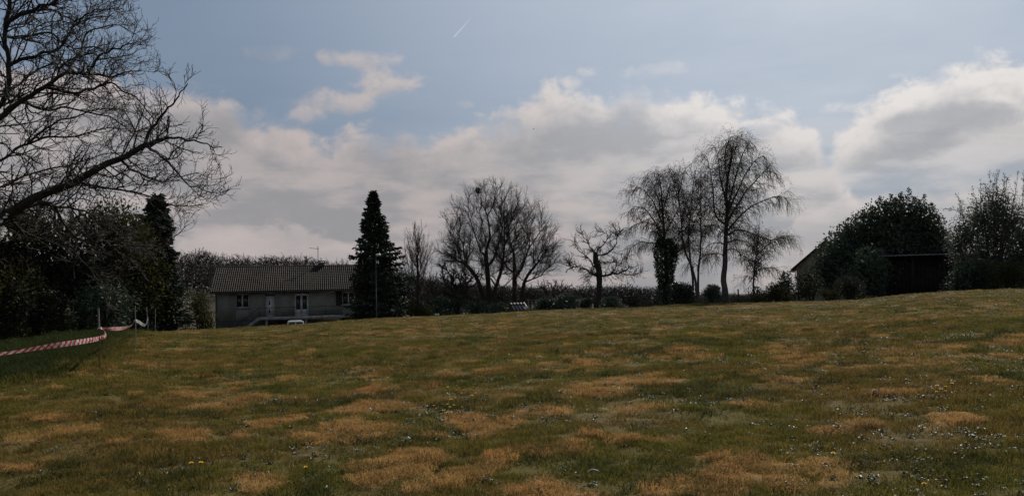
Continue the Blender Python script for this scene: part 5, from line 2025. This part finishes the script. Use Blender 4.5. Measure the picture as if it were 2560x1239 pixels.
    # roof: boards, then half-round tiles in courses
    ov, og = .55, .45                # eaves and gable overhang
    sl = math.atan2(rise, DP / 2)
    Ls = (DP / 2 + ov) / math.cos(sl)
    zr = ze + rise + .10
    rf = MB()
    for sgn in (-1, 1):
        y1 = DP / 2 + sgn * (DP / 2 + ov)
        z1 = zr - (DP / 2 + ov) * math.tan(sl)
        V = [(-og, DP / 2, zr), (W_ + og, DP / 2, zr), (W_ + og, y1, z1), (-og, y1, z1)]
        V += [(v[0], v[1], v[2] - .10) for v in V]
        q = [(0, 1, 2, 3), (7, 6, 5, 4), (3, 2, 6, 7), (0, 3, 7, 4), (1, 5, 6, 2)]
        if sgn < 0:
            q = [f[::-1] for f in q]
        rf.add(V, q)
    roof = rf.build('roof', TILE_MATS[0], root, smooth=False)
    gt = MB()
    ze2 = zr - (DP / 2 + ov) * math.tan(sl)
    gt.tube([(-og, -ov - .07, ze2 - .09), (W_ + og, -ov - .07, ze2 - .09)], .065, 8)
    gt.build('gutter', IRON, root)
    dp = MB()
    dp.tube([(.12, -ov - .05, ze2 - .12), (.12, -.08, ze2 - .45), (.12, -.08, 0)], .045, 8)
    dp.build('downpipe', IRON, root)
    pitch, course = .215, Ls / 14
    ncol = int((W_ + 2 * og) / pitch)
    protos = [tile_mesh(course * 1.2, .150, .105, .062, m_) for m_ in TILE_MATS]
    up = np.array((0, math.cos(sl), math.sin(sl)))
    nn = np.array((0, -math.sin(sl), math.cos(sl)))
    rg = np.random.default_rng(401)
    rest = [MB(), MB(), MB()]
    for c in range(ncol):
        for k in range(14):
            x = -og + .10 + c * pitch
            kind = int(rg.choice(3, p=(.5, .25, .25)))
            p0 = np.array((x, -ov - .03, ze2)) + up * (k * course) + nn * (.006 + .02 * 1)
            tilt = .10 + rg.normal(0, .014)
            if c < 75 and k < 4:
                o = bpy.data.objects.new('roof_tile', protos[kind][0])
                COL.objects.link(o)
                o.parent = roof
                o.location = p0 + nn * .03
                o.rotation_euler = (sl - tilt, 0, rg.normal(0, .012))
            else:
                V = np.vstack(protos[kind][1].v)
                a = sl - tilt
                M = np.array([[1, 0, 0], [0, math.cos(a), -math.sin(a)], [0, math.sin(a), math.cos(a)]])
                n0 = 0
                for vv, ff in zip(protos[kind][1].v, protos[kind][1].q):
                    rest[kind].add(vv @ M.T + p0 + nn * .03, ff - n0)
                    n0 += len(vv)
    for i in range(3):
        rest[i].build('roof_tiles', TILE_MATS[i], roof)['kind'] = 'stuff'
    rd = MB()
    for i in range(46):
        x = -og + i * .42
        rd.tube([(x, DP / 2, zr + .02), (x + .45, DP / 2, zr + .035)], [.13, .115], 8)
    rd.build('ridge_tiles', TILE_MATS[2], roof)['kind'] = 'stuff'
    # chimney
    ch = MB()
    cx = 10.75
    ch.box((cx - .32, DP / 2 - .25, zr - .4), (cx + .32, DP / 2 + .25, zr + .42))
    chim = ch.build('chimney', BASEMENT, roof, smooth=False)
    cp = MB()
    cp.box((cx - .42, DP / 2 - .34, zr + .55), (cx + .42, DP / 2 + .34, zr + .62))
    for sx in (-1, 1):
        cp.box((cx + sx * .3 - .05, DP / 2 - .2, zr + .42), (cx + sx * .3 + .05, DP / 2 + .2, zr + .55))
    cp.build('chimney_cap', CONCRETE, roof, smooth=False)
    # aerial
    an = empty('aerial', (0, 0, 0), None, None)
    del_ = an
    del_.parent = root
    m = MB()
    ax, ay, az_ = 10.35, DP / 2 + .1, zr - .2
    m.tube([(ax, ay, az_), (ax, ay, az_ + 2.45)], .036, 6)
    m.build('mast', ZINC, an)
    m = MB()
    m.tube([(ax + .08, ay, az_ + 2.16), (ax - .95, ay - .1, az_ + 2.26)], .028, 6)
    m.build('boom', ZINC, an)
    m = MB()
    for q in range(9):
        u = q / 8
        c = np.array((ax + .05 - u * .98, ay - .1 * u, az_ + 2.165 + .09 * u))
        m.tube([c + (0, -.12, 0), c + (0, .12, 0)], .006, 4)
    for s in (-1, 1):
        m.tube([(ax + .08, ay, az_ + 2.16), (ax - .10, ay, az_ + 2.16 + s * .25)], .008, 4)
        m.tube([(ax - .10, ay - .15, az_ + 2.16 + s * .25), (ax - .10, ay + .15, az_ + 2.16 + s * .25)], .008, 4)
    m.build('elements', ZINC, an)


house()


def van():
    D = 77.5
    c = ground(739, D)
    rz = -azel(739, 800)[0] + .02
    ztop = pt(739, 801.5, D)[2]
    H = 1.80
    root = empty('parked_van', (c[0], c[1], ztop - H), 'small white van with two rear windows parked below the terrace', 'van', None, rz)
    # body as a loft of cross-sections from tail (y=0) to nose
    W2 = .83
    sec = [(0.0, [(.86, .30), (.86, .95), (.80, 1.35), (.71, 1.70), (.55, 1.79)]), (.10, [(.87, .28), (.87, .95), (.81, 1.36), (.73, 1.72), (.55, 1.80)]), (2.2, [(.87, .26), (.87, .95), (.81, 1.36), (.72, 1.72), (.55, 1.80)]),
           (2.9, [(.87, .26), (.87, .93), (.79, 1.25), (.69, 1.60), (.5, 1.66)]), (3.45, [(.87, .26), (.87, .90), (.84, .98), (.75, 1.04), (.55, 1.08)]), (4.05, [(.84, .28), (.84, .75), (.80, .84), (.7, .90), (.5, .93)]), (4.15, [(.78, .32), (.78, .6), (.74, .68), (.66, .72), (.45, .74)])]
    V = []
    for (y, s) in sec:
        V += [(-a, y, z) for a, z in s] + [(a, y, z) for a, z in reversed(s)]
    k = 10
    F = []
    for i in range(len(sec) - 1):
        for j in range(k):
            F.append((i * k + j, i * k + (j + 1) % k, (i + 1) * k + (j + 1) % k, (i + 1) * k + j))
    b = MB()
    b.add(V, [f[::-1] for f in F])
    # caps as strips of quads
    for base, flip in ((0, False), ((len(sec) - 1) * k, True)):
        q = [(base + j, base + j + 1, base + 8 - j, base + 9 - j) for j in range(4)]
        b.add(V, q if not flip else [x[::-1] for x in q])
    b.build('body', WHITE_PAINT, root, smooth=False)
    for s in (-1, 1):
        g = MB()
        x0, x1 = (.06, .70)
        Vg = [(s * x0, -.012, 1.06), (s * .74, -.012, 1.06), (s * .64, -.012, 1.60), (s * .58, -.012, 1.645), (s * x0, -.012, 1.66)]
        Vg += [(v[0], .02, v[2]) for v in Vg]
        g.add(Vg, [(0, 1, 2, 3) if s > 0 else (3, 2, 1, 0)])
        g.add(Vg, [(0, 3, 4) if s > 0 else (4, 3, 0)])
        g.build('rear_window', GLASS, root, smooth=False)
        l = MB()
        l.box((s * .80 - .05, -.02, .75), (s * .80 + .05, .05, 1.05))
        l.build('rear_light', mat('lamp_red', (.35, .02, .015), .3, .5), root, smooth=False)
        for y in (.75, 3.4):
            w = MB()
            w.tube([(s * .72, y, .30), (s * .90, y, .30)], .30, 16)
            wo = w.build('wheel', BLACK_RUB, root)
            r = MB()
            r.tube([(s * .895, y, .30), (s * .91, y, .30)], .18, 12)
            r.build('rim', ZINC, wo)
        sw = MB()
        Vs = [(s * .848, 2.25, 1.02), (s * .832, 3.05, 1.02), (s * .765, 2.80, 1.50), (s * .775, 2.25, 1.58)]
        Vs = [(v[0] + s * .012, v[1], v[2]) for v in Vs]
        sw.add(Vs, [(0, 1, 2, 3) if s > 0 else (3, 2, 1, 0)])
        sw.build('side_window', GLASS, root, smooth=False)
    bp = MB()
    bp.box((-.85, -.09, .32), (.85, .0, .56))
    bp.build('bumper', BLACK_RUB, root, smooth=False)
    wp = MB()
    wp.tube([(-.05, -.03, 1.05), (.35, -.03, 1.20)], .012, 5)
    wp.build('wiper', BLACK_RUB, root)


van()


def lamp_post():
    D = 64.5
    b = ground(941, D)
    h = pt(936, 640, D)[2] - b[2]
    root = empty('lamp_post', b, 'thin grey lamp post with small white lantern before the big conifer', 'lamp post')
    m = MB()
    m.tube([(0, 0, -.2), (0, 0, h * .38), (0, 0, h * .381), (0, 0, h)], [.045, .045, .036, .030], 8)
    m.build('post', IRON, root)
    m = MB()
    m.tube([(0, 0, h - .02), (.05, 0, h + .06), (.17, 0, h + .09)], .024, 6)
    m.build('arm', IRON, root)
    m = MB()
    m.tube([(.02, 0, h + .09), (.10, 0, h + .115), (.34, 0, h + .10), (.40, 0, h + .07)], [.03, .085, .085, .03], 8)
    m.build('lantern', WHITE_PAINT, root)


lamp_post()


def stakes_tape():
    info = [(_s1, 770, 249, 246, .011, 'nearest tape stake, where the long striped tape turns', mat('rusty_rod', (.10, .062, .04), .85, .2)), (_s2, 765, 339, 338, .013, 'second tape stake, with white tape knotted halfway up', WOOD_GREY),
            (_s3, 767, 372, 366, .019, 'leaning stake at the end of the tape with a twisted white tail', WOOD_GREY), (_s4, 771, 388, 388, .018, 'plain stake standing alone right of the tape', WOOD_GREY)]
    tops = []
    for (b, yt, px, pxt, r, lb, m_) in info:
        top = pt(pxt, yt, b[1])
        root = empty('stake', b, lb, 'stake', 'wooden stakes at the left edge of the field')
        m = MB()
        top = np.array(top)
        c = resample([b - b - (0, 0, .25), (top - b) * .5 + (.008, 0, 0), top - b], 8)
        m.tube(crook(c, .003, np.random.default_rng(int(px))), np.linspace(r, r * .9, 8), 7)
        m.build('shaft', m_, root)
        m = MB()
        m.tube([top - b - (0, 0, .02), top - b + (0, 0, .015)], [r * 1.12, r * .9], 7)
        m.build('head', m_, root)
        tops.append(top)
        if px == 249:
            lo = np.array(pt(248, 824, b[1]))
            m = MB()
            m.tube([lo - b, top - b], [.019, .018], 8)
            m.build('sleeve', WOOD_GREY, root)

    def ribbon(root, name, pts, wid, stripe, twist=None, first=0):
        c = resample(pts, max(24, int(np.linalg.norm(np.diff(np.array(pts), axis=0), axis=1).sum() / (stripe / 4))))
        L = np.concatenate([[0], np.cumsum(np.linalg.norm(np.diff(c, axis=0), axis=1))])
        tw = np.interp(L / L[-1], np.linspace(0, 1, len(twist)), twist) if twist is not None else np.zeros(len(c))
        t = norm(np.gradient(c, axis=0))
        up = np.array((0, 0, 1.0)) - t * t[:, 2:3]
        up = norm(up)
        sd = np.cross(t, up)
        w = up * np.cos(tw)[:, None] + sd * np.sin(tw)[:, None]
        n2 = np.cross(t, w)
        wv = np.asarray(wid) if np.ndim(wid) else np.full(len(c), wid)
        if len(wv) != len(c):
            wv = np.interp(L / L[-1], np.linspace(0, 1, len(wv)), wv)
        rg = np.random.default_rng(int(abs(c[0][0]) * 100))
        ripple = n2 * (rg.normal(0, .006, len(c)))[:, None]
        A, Bp, M_ = c + w * (wv / 2)[:, None], c - w * (wv / 2)[:, None], c + ripple + n2 * .004
        m = MB()
        for i in range(len(c) - 1):
            for e0, e1, off in ((A, M_, 0.0), (M_, Bp, .28)):
                k = (int(L[i] / stripe + off) + first) % 2
                m.add([e0[i], e0[i + 1], e1[i + 1], e1[i]], [(0, 1, 2, 3)], k)
        o = m.build(name, [WHITE_TAPE, RED_TAPE], root, smooth=True)
        return o
    D1, D2, D3 = _s1[1], _s2[1], _s3[1]
    z = np.zeros(3)
    r1 = empty('barrier_tape', z, 'long red and white striped tape sagging from the left edge to the nearest stake', 'barrier tape', 'red and white barrier tape')
    ribbon(r1, 'near_run', [pt(-330, 880, 12.2), pt(-160, 893, 13.0), pt(0, 884, 14.2), pt(90, 870, 15.2), pt(170, 858, 16.4), pt(230, 849, 17.9), pt(258, 842, 19.0), pt(264, 832, D1 + .25), pt(257, 822, D1 + .1), pt(250, 820, D1 - .03)],
           [.08, .085, .11, .115, .11, .105, .08, .05], .12, [.3, .8, .9, .35, .05, .05, .2, .9])
    r2 = empty('barrier_tape', z, 'striped tape stretched from the nearest stake to the second stake, red on its slack half', 'barrier tape', 'red and white barrier tape')
    ribbon(r2, 'middle_run', [pt(248, 820, D1 - .03), pt(270, 820.5, D1 + 2.2), pt(295, 821, D1 + 4.6), pt(320, 817, D1 + 6.9), pt(331, 811, D2 - .3), pt(337, 800, D2 - .03)], [.05, .055, .06, .09, .10, .10, .09, .08], .13, [1.0, .8, .6, .2, 0, .2, .5, .6], 1)
    r3 = empty('barrier_tape', z, 'loose white tape end sagging between the second stake and the leaning stake', 'barrier tape', 'red and white barrier tape')
    ribbon(r3, 'far_run', [pt(338, 800, D2 - .03), pt(347, 804, D2 + 4), pt(357, 811, D2 + 9), pt(364, 812, D3 - 2.5), pt(367.5, 806, D3 - .3), pt(369.5, 793, D3 - .05)], [.08, .10, .12, .14, .14, .09], 99.0, [.3, .4, .3, .9, .4, .8])
    # knots at the stakes
    for (rr, c) in ((r1, pt(249, 820, D1)), (r2, pt(338, 801, D2)), (r3, pt(369, 800, D3))):
        m = MB()
        ring = [(c[0] + math.cos(a) * .032, c[1] + math.sin(a) * .032, c[2] + .015 * math.sin(3 * a)) for a in np.linspace(0, 6.28, 12)]
        m.tube(ring, .014, 5)
        m.build('knot', WHITE_TAPE, rr)


stakes_tape()


def right_house():
    D = 84
    az = azel(2060, 690)[0]
    eave = pt(1979, 671, D)
    apex = pt(2064, 600, D)
    # gable end faces the camera
    ux = np.array((math.cos(az), -math.sin(az), 0))
    half = float(np.dot(apex - eave, ux))
    rise = apex[2] - eave[2]
    b = np.array(((eave + ux * half)[0], (eave + ux * half)[1], 0))
    b[2] = float(terrain(b[0], b[1])) - .3
    root = empty('gabled_house', b, 'gabled house half hidden behind the dark evergreen at the right', 'house', None, -az)
    ze, zt = eave[2] - b[2], apex[2] - b[2]
    x = half - .45
    m = MB()
    zw = ze + .06
    zp = zt - .18
    Lh = 9.0
    for y in (.25, Lh):
        V = [(-x, y, 0), (x, y, 0), (x, y, zw + .3), (0, y, zp), (-x, y, zw + .3)]
        V += [(v[0], v[1] + .25, v[2]) for v in V]
        m.add(V, [(0, 1, 2, 4), (9, 7, 6, 5)])
        m.add(V, [(4, 2, 3), (8, 7, 9)])
    m.box((-x, .5, 0), (-x + .25, Lh, zw + .3))
    m.box((x - .25, .5, 0), (x, Lh, zw + .3))
    m.build('wall', mat('stone_render', (.26, .23, .20), .9, .2, scale=1.6, var=.35, bump=.6, bscale=14), root, smooth=False)
    r = MB()
    sl = math.atan2(rise, half)
    for s in (-1, 1):
        V = [(0, -.25, zt), (s * half, -.25, ze), (s * half, Lh + .5, ze), (0, Lh + .5, zt)]
        V += [(v[0], v[1], v[2] - .17) for v in V]
        q = [(0, 1, 2, 3), (7, 6, 5, 4), (0, 4, 5, 1), (1, 5, 6, 2), (2, 6, 7, 3)]
        r.add(V, q if s < 0 else [f[::-1] for f in q])
    roof = r.build('roof', TILE_MATS[0], root, smooth=False)
    rd = MB()
    rd.tube([(0, -.32, zt + .01), (0, Lh + .5, zt + .01)], .13, 8)
    rd.build('ridge', TILE_MATS[2], roof)
    vb = MB()
    for s in (-1, 1):
        V = [(s * (half - .06), -.262, ze - .24), (s * (half - .06), -.262, ze - .04), (0, -.262, zt - .08), (0, -.262, zt - .30)]
        V += [(v[0], -.235, v[2]) for v in V]
        vb.add(V, [(0, 1, 2, 3), (7, 6, 5, 4), (0, 3, 7, 4)])
    vb.build('barge_board', WOOD_DK, root, smooth=False)
    g = MB()
    g.tube([(-half - .07, -.3, ze - .06), (-half - .07, Lh + .5, ze - .06)], .065, 8)
    g.tube([(-half - .05, -.18, ze - .10), (-half + .04, -.1, ze - .26), (-x - .08, .1, ze - .34), (-x - .08, .16, 0)], .04, 8)
    g.build('gutter', PVC, root)


right_house()


def shed():
    D = 69
    b = ground(2310, D)
    az = azel(2310, 680)[0]
    z0 = float(b[2])
    zt = pt(2350, 633, D)[2] - z0
    root = empty('shed', b, 'long dark timber shed with a thin pale flat roof under the evergreen', 'shed', None, -az)
    w0, w1 = -3.1, 4.3
    m = MB()
    m.box((w0 + .2, .6, -.3), (w1 - .2, 2.9, zt - .22))
    m.build('wall', WOOD_DK, root, smooth=False)
    bd = MB()
    for i in range(22):
        x = w0 + .22 + i * .315
        d = MB()
        d.box((x, .555, -.05), (x + .29, .598, zt - .24))
        d.build('board', WOOD_DK, root, smooth=False)
    for x in (w0 + .1, -.7, 1.7, w1 - .2):
        p = MB()
        p.box((x, -.45, -.2), (x + .12, -.33, zt - .16))
        p.build('post', WOOD_DK, root, smooth=False)
    r = MB()
    n = 60
    xs = np.linspace(w0, w1, n)
    V = []
    for y, dz in ((-.7, -.04), (3.1, .10)):
        for i, x in enumerate(xs):
            V.append((x, y, zt + dz + .025 * math.sin(i * 1.9) - .012 * (x - w0)))
    r.add(V, [(i, i + 1, n + i + 1, n + i) for i in range(n - 1)])
    V2 = [(v[0], v[1], v[2] - .06) for v in V]
    r.add(V2, [(i + 1, i, n + i, n + i + 1) for i in range(n - 1)])
    fr = [V[i] for i in range(n)] + [V2[i] for i in range(n)]
    r.add(fr, [(i + 1, i, n + i, n + i + 1) for i in range(n - 1)])
    r.build('roof', SHEET, root, smooth=True)
    f = MB()
    f.box((w0 + .02, -.62, zt - .20), (w1 - .02, -.58, zt - .115))
    f.build('fascia', WOOD_DK, root, smooth=False)


shed()


def garden_chair():
    D = 66
    b = ground(2212, D)
    root = empty('garden_chair', b, 'dim dark garden chair in the shade before the shed', 'chair', None, -azel(2212, 700)[0] + .4)
    m = MB()
    m.box((-.24, -.22, .42), (.24, .24, .455))
    m.build('seat', WOOD_DK, root, smooth=False)
    for i in range(4):
        s = MB()
        x = -.22 + i * .123
        s.box((x, .225, .47), (x + .08, .25, .92))
        s.build('back_slat', WOOD_DK, root, smooth=False)
    s = MB()
    s.box((-.25, .222, .92), (.25, .256, .99))
    s.build('top_rail', WOOD_DK, root, smooth=False)
    for (x, y) in ((-.22, -.20), (.22, -.20), (-.22, .22), (.22, .22)):
        l = MB()
        l.tube([(x, y, -.05), (x, y, .42)], .022, 6)
        l.build('leg', WOOD_DK, root)
    for x in (-.25, .25):
        a = MB()
        a.box((x - .025, -.22, .64), (x + .025, .22, .67))
        a.tube([(x, -.2, .42), (x, -.2, .64)], .018, 6)
        a.build('armrest', WOOD_DK, root, smooth=False)


garden_chair()


def outbuildings():
    # small lean-to whose corrugated roof shows over the crest
    D = 66.5
    c = ground(1291, D)
    az = azel(1291, 765)[0]
    root = empty('lean_to', c, 'small lean-to with pale striped corrugated roof just above the crest', 'shed', None, -az)
    z1, z0 = pt(1290, 756, D)[2] - c[2], pt(1290, 775, D)[2] - c[2]
    m = MB()
    m.box((-.6, .45, -.4), (.75, 1.0, z1 - .10))
    m.box((-.6, .06, -.4), (.75, .44, z0 - .05))
    m.build('wall', WOOD_DK, root, smooth=False)
    k = D / F_PX
    for i in range(5):
        x = -16 * k + i * 8.2 * k
        s = MB()
        a0, a1 = np.array((x + 11 * k, -.05, z0)), np.array((x, .80, z1))
        w = np.array((4.4 * k, 0, 0))
        V = [a0, a0 + w, a1 + w, a1]
        top = [v + np.array((0, -.01, .035)) for v in V]
        s.add(V + top, [(4, 5, 6, 7), (3, 2, 1, 0), (0, 1, 5, 4), (1, 2, 6, 5), (2, 3, 7, 6), (3, 0, 4, 7)])
        s.build('roof_strip', mat('pale_sheet', (.20, .20, .19), .7, .2, scale=3), root, smooth=False)
    r = MB()
    V = [(-16 * k, .0, z0 - .03), (30 * k, .0, z0 - .03), (20 * k, .85, z1 - .03), (-18 * k, .85, z1 - .03)]
    r.add(V + [(v[0], v[1], v[2] - .05) for v in V], [(0, 1, 2, 3), (7, 6, 5, 4), (0, 4, 5, 1), (1, 5, 6, 2), (2, 6, 7, 3), (3, 7, 4, 0)])
    r.build('roof', WOOD_DK, root, smooth=False)
    rd = MB()
    rd.box((-18 * k, .80, z1), (21 * k, .90, z1 + .06))
    rd.build('ridge_board', WOOD_DK, root, smooth=False)
    # long low tiled outbuilding behind the laurels
    D = 71
    a, e = pt(1310, 753, D), pt(1474, 747, D)
    az = azel(1400, 750)[0]
    c = ground(1400, D)
    root = empty('outbuilding', c, 'long low outbuilding with old tiled roof behind the laurel bushes', 'outbuilding', None, -az)
    L = np.linalg.norm(e - a) / 2 + .1
    zr = a[2] - c[2]
    m = MB()
    m.box((-L + .1, .9, -.8), (L - .1, 3.2, zr - .72))
    m.build('wall', RENDER, root, smooth=False)
    r = MB()
    V = [(-L, .5, zr - .86), (L, .5, zr - .86), (L, 2.0, zr - .03), (-L, 2.0, zr - .03), (L, 3.5, zr - .86), (-L, 3.5, zr - .86)]
    r.add(V, [(0, 1, 2, 3), (3, 2, 4, 5)])
    r.add([(v[0], v[1], v[2] - .07) for v in V], [(3, 2, 1, 0), (5, 4, 2, 3)])
    roof = r.build('roof', TILE_MATS[0], root, smooth=False)
    sl = math.atan2(.83, 1.5)
    rg = np.random.default_rng(5)
    pr = [tile_mesh(.40, .24, .18, .09, m_) for m_ in TILE_MATS]
    ncol = int(2 * L / .33)
    for cidx in range(ncol):
        for k in range(5):
            o = bpy.data.objects.new('roof_tile', pr[int(rg.integers(0, 3))][0])
            COL.objects.link(o)
            o.parent = roof
            o.location = (-L + .16 + cidx * .33, .48 + k * .335 * math.cos(sl), zr - .82 + k * .335 * math.sin(sl))
            o.rotation_euler = (sl - .06 + rg.normal(0, .02), 0, rg.normal(0, .02))
    rd = MB()
    rd.tube([(-L - .05, 2.0, zr), (L + .05, 2.0, zr)], .11, 8)
    rd.build('ridge', TILE_MATS[1], roof)


outbuildings()


def small_posts():
    D = 63
    for (px, lb) in ((1089.5, 'left of two little white-capped posts on the crest before the bare trees'), (1095.5, 'right of two little white-capped posts on the crest before the bare trees')):
        b = ground(px, D)
        zt = pt(px, 783.5, D)[2] - b[2]
        root = empty('marker_post', b, lb, 'post', 'white-capped marker posts')
        m = MB()
        m.box((-.05, -.05, -.1), (.05, .05, zt - .14))
        m.build('post', WOOD_DK, root, smooth=False)
        m = MB()
        m.box((-.065, -.065, zt - .14), (.065, .065, zt))
        m.build('cap', WHITE_PAINT, root, smooth=False)
    D = 66
    b = ground(1848, D)
    zt = pt(1847, 722, D)[2] - b[2]
    root = empty('fence_post', b, 'single dark wooden post right of the tall birch trunk', 'post')
    m = MB()
    m.tube([(0, 0, -.2), (0, 0, zt)], [.07, .062], 8)
    m.build('shaft', WOOD_DK, root)


small_posts()


# ------------------------------------------------------------------ dandelions
def dandelions():
    yel = mat('dandelion_yellow', (.72, .48, .03), .6, .3, scale=40, var=.2, transl=.3)
    head_g = mat('dandelion_green', (.06, .085, .03), .6, .3)
    rg = np.random.default_rng(77)

    def protos(seed, openness):
        rg = np.random.default_rng(seed)
        root = bpy.data.objects.new('dandelion', None)
        root.empty_display_size = .05
        COL.objects.link(root)
        h = .10
        m = MB()
        lean = rg.uniform(-.02, .02, 2)
        m.tube(resample([(0, 0, -.01), (lean[0] * .4, lean[1] * .4, h * .6), (lean[0], lean[1], h)], 6), .0026, 5)
        m.build('stem', head_g, root)
        m = MB()
        c = np.array((lean[0], lean[1], h))
        for ring, (r, up, n) in enumerate(((.020, .004, 18), (.015, .009, 14), (.009, .012, 9))):
            for i in range(n):
                a = i * 6.283 / n + ring * .2
                u = np.array((math.cos(a), math.sin(a), 0))
                s = np.array((-math.sin(a), math.cos(a), 0)) * .0026
                tip = c + u * r * openness + np.array((0, 0, up + (1 - openness) * .016))
                m.add([c - s, c + s, tip + s, tip - s], [(0, 1, 2, 3)])
        m.build('flower_head', yel, root)
        m = MB()
        m.tube([c - (0, 0, .012), c - (0, 0, .004), c + (0, 0, .001)], [.003, .008, .007], 7)
        m.build('calyx', head_g, root)
        for i in range(5):
            a = i * 1.3 + rg.uniform(0, .5)
            l = MB()
            u, s = np.array((math.cos(a), math.sin(a), 0)), np.array((-math.sin(a), math.cos(a), 0)) * .011
            z = np.array((0, 0, 1.0))
            p1, p2 = u * .05 + z * .02, u * .10 + z * .008
            l.add([-s * .2, s * .2, p1 + s, p1 - s], [(0, 1, 2, 3)])
            l.add([p1 - s, p1 + s, p2], [(0, 1, 2)])
            l.build('leaf', WEED_M, root)
        return root
    P = [protos(1, 1.0), protos(2, .8), protos(3, .95)]
    spots = [((1122, 978), 'c', 'upper'), ((1142, 973), 'C1', ''), ((1142, 982), 'c', ''), ((1153, 986), 'c', ''), ((1160, 984), 'c', ''), ((1192, 989), 'C2', ''), ((1180, 996), 'c', ''), ((1133, 1005), 'c', ''), ((1139, 1007), 'c', ''), ((1126, 1011), 'c', ''), ((1081, 1021), 'C0', ''),
             ((1114, 1018), 'c', ''), ((1122, 1026), 'c', ''), ((1132, 1026), 'c', ''), ((1156, 1030), 'C3', ''), ((1111, 1048), 'p', 'left'), ((1122, 1045), 'p', 'right'),
             ((480, 1184), 'l', 'left'), ((496, 1176), 'l', 'right'), ((765, 1194), 's', ''),
             ((2343, 984), 'R2', ''), ((2352, 989), 'r', ''), ((2362, 985), 'r', ''), ((2348, 993), 'R0', ''), ((2380, 977), 'R1', ''), ((2366, 991), 'r', ''), ((2078, 1153), 'q', ''), ((2318, 1234), 'e', ''), ((972, 954), 't', '')]
    lab = {'C0': ('leftmost dandelion of the scattered clump right of centre', 'dandelions of the mid-field clump'), 'C1': ('topmost dandelion of the scattered clump right of centre', 'dandelions of the mid-field clump'),
           'C2': ('rightmost dandelion of the scattered clump right of centre', 'dandelions of the mid-field clump'), 'C3': ('lowest dandelion of the scattered clump right of centre', 'dandelions of the mid-field clump'),
           'R0': ('lowest yellow dandelion of the bright cluster at the right of the field', 'yellow dandelions at the right'), 'R1': ('outlying upper right dandelion of the bright cluster at the right', 'yellow dandelions at the right'),
           'R2': ('leftmost yellow dandelion of the bright cluster at the right of the field', 'yellow dandelions at the right'),
           'c': ('dandelion among the inner flowers of the scattered clump right of centre', 'dandelions of the mid-field clump'),
           'p': ('{} dandelion of the close pair just below the scattered clump', 'pair of dandelions below the clump'),
           'l': ('{} dandelion of the pair at the lower left of the field', 'pair of dandelions at lower left'),
           's': ('single dandelion beside a dark leafy weed at the bottom left of centre', None),
           'r': ('yellow dandelion in the middle of the bright cluster at the right', 'yellow dandelions at the right'),
           'q': ('single low dandelion right of the big dry patch at lower right', None), 'e': ('dandelion at the very bottom edge of the picture on the right', None), 't': ('tiny single dandelion left of and above the mid-field clump', None)}
    for i, ((px, py), k, w) in enumerate(spots):
        src = P[i % 3]
        o = src if i < 3 else copy_tree(src)
        g = gp(px, py + 8)
        o.location = (g[0], g[1], float(full_ground(g[0:1], g[1:2])[0]))
        s = rg.uniform(.85, 1.25)
        o.scale = (s, s, s)
        o.rotation_euler = (rg.uniform(-.12, .12), rg.uniform(-.12, .12), rg.uniform(0, 6.28))
        lb, gr = lab[k]
        tag(o, lb.format(w) if '{' in lb else lb, 'dandelion', gr)


dandelions()


def litter():
    g = gp(1021, 1102)
    z = float(full_ground(g[0:1], g[1:2])[0])
    m = MB()
    c = np.array((0, 0, .04))
    V = [c + (-.028, 0, .004), c + (-.005, .008, .014), c + (.026, .006, -.012), c + (.0, -.008, .0), c + (-.025, -.006, -.006)]
    V2 = [v + np.array((0, .002, .002)) for v in V]
    m.add(V + V2, [(0, 1, 3, 4), (9, 8, 6, 5)])
    m.add(V + V2, [(1, 2, 3), (8, 7, 6)])
    o = m.build('dry_leaf', mat('bleached_leaf', (.55, .55, .56), .5, .4), smooth=False)
    o.location = (g[0], g[1], z)
    tag(o, 'bleached curled leaf shining white among green grass near bottom centre', 'leaf')
    g = gp(1482, 1186)
    m = MB()
    m.tube(resample([(-.05, 0, .03), (0, .01, .05), (.05, 0, .035)], 6), .006, 5)
    o = m.build('twig', mat('bleached_leaf', (.55, .55, .56)), smooth=True)
    o.location = (g[0], g[1], float(full_ground(g[0:1], g[1:2])[0]))
    tag(o, 'small pale broken twig on dark grass below the big dry patch', 'twig')
    # a bird high against the cloud
    p = pt(1334, 323, 90)
    root = empty('bird', p, 'tiny dark bird high against the grey cloud', 'bird')
    m = MB()
    m.tube([(-.09, 0, 0), (-.04, 0, .004), (.02, 0, .006), (.07, 0, .012), (.10, 0, .008)], [.004, .028, .032, .02, .006], 8)
    m.build('body', BLACK_RUB, root)
    for s in (-1, 1):
        w = MB()
        V = [(.04, s * .02, .015), (.03, s * .12, .05), (-.02, s * .20, .03), (-.03, s * .10, .03), (-.04, s * .02, .01)]
        V += [(v[0], v[1], v[2] - .006) for v in V]
        w.add(V, [(0, 1, 3, 4), (9, 8, 6, 5)])
        w.add(V, [(1, 2, 3), (8, 7, 6)])
        w.build('wing', BLACK_RUB, root, smooth=False)


litter()
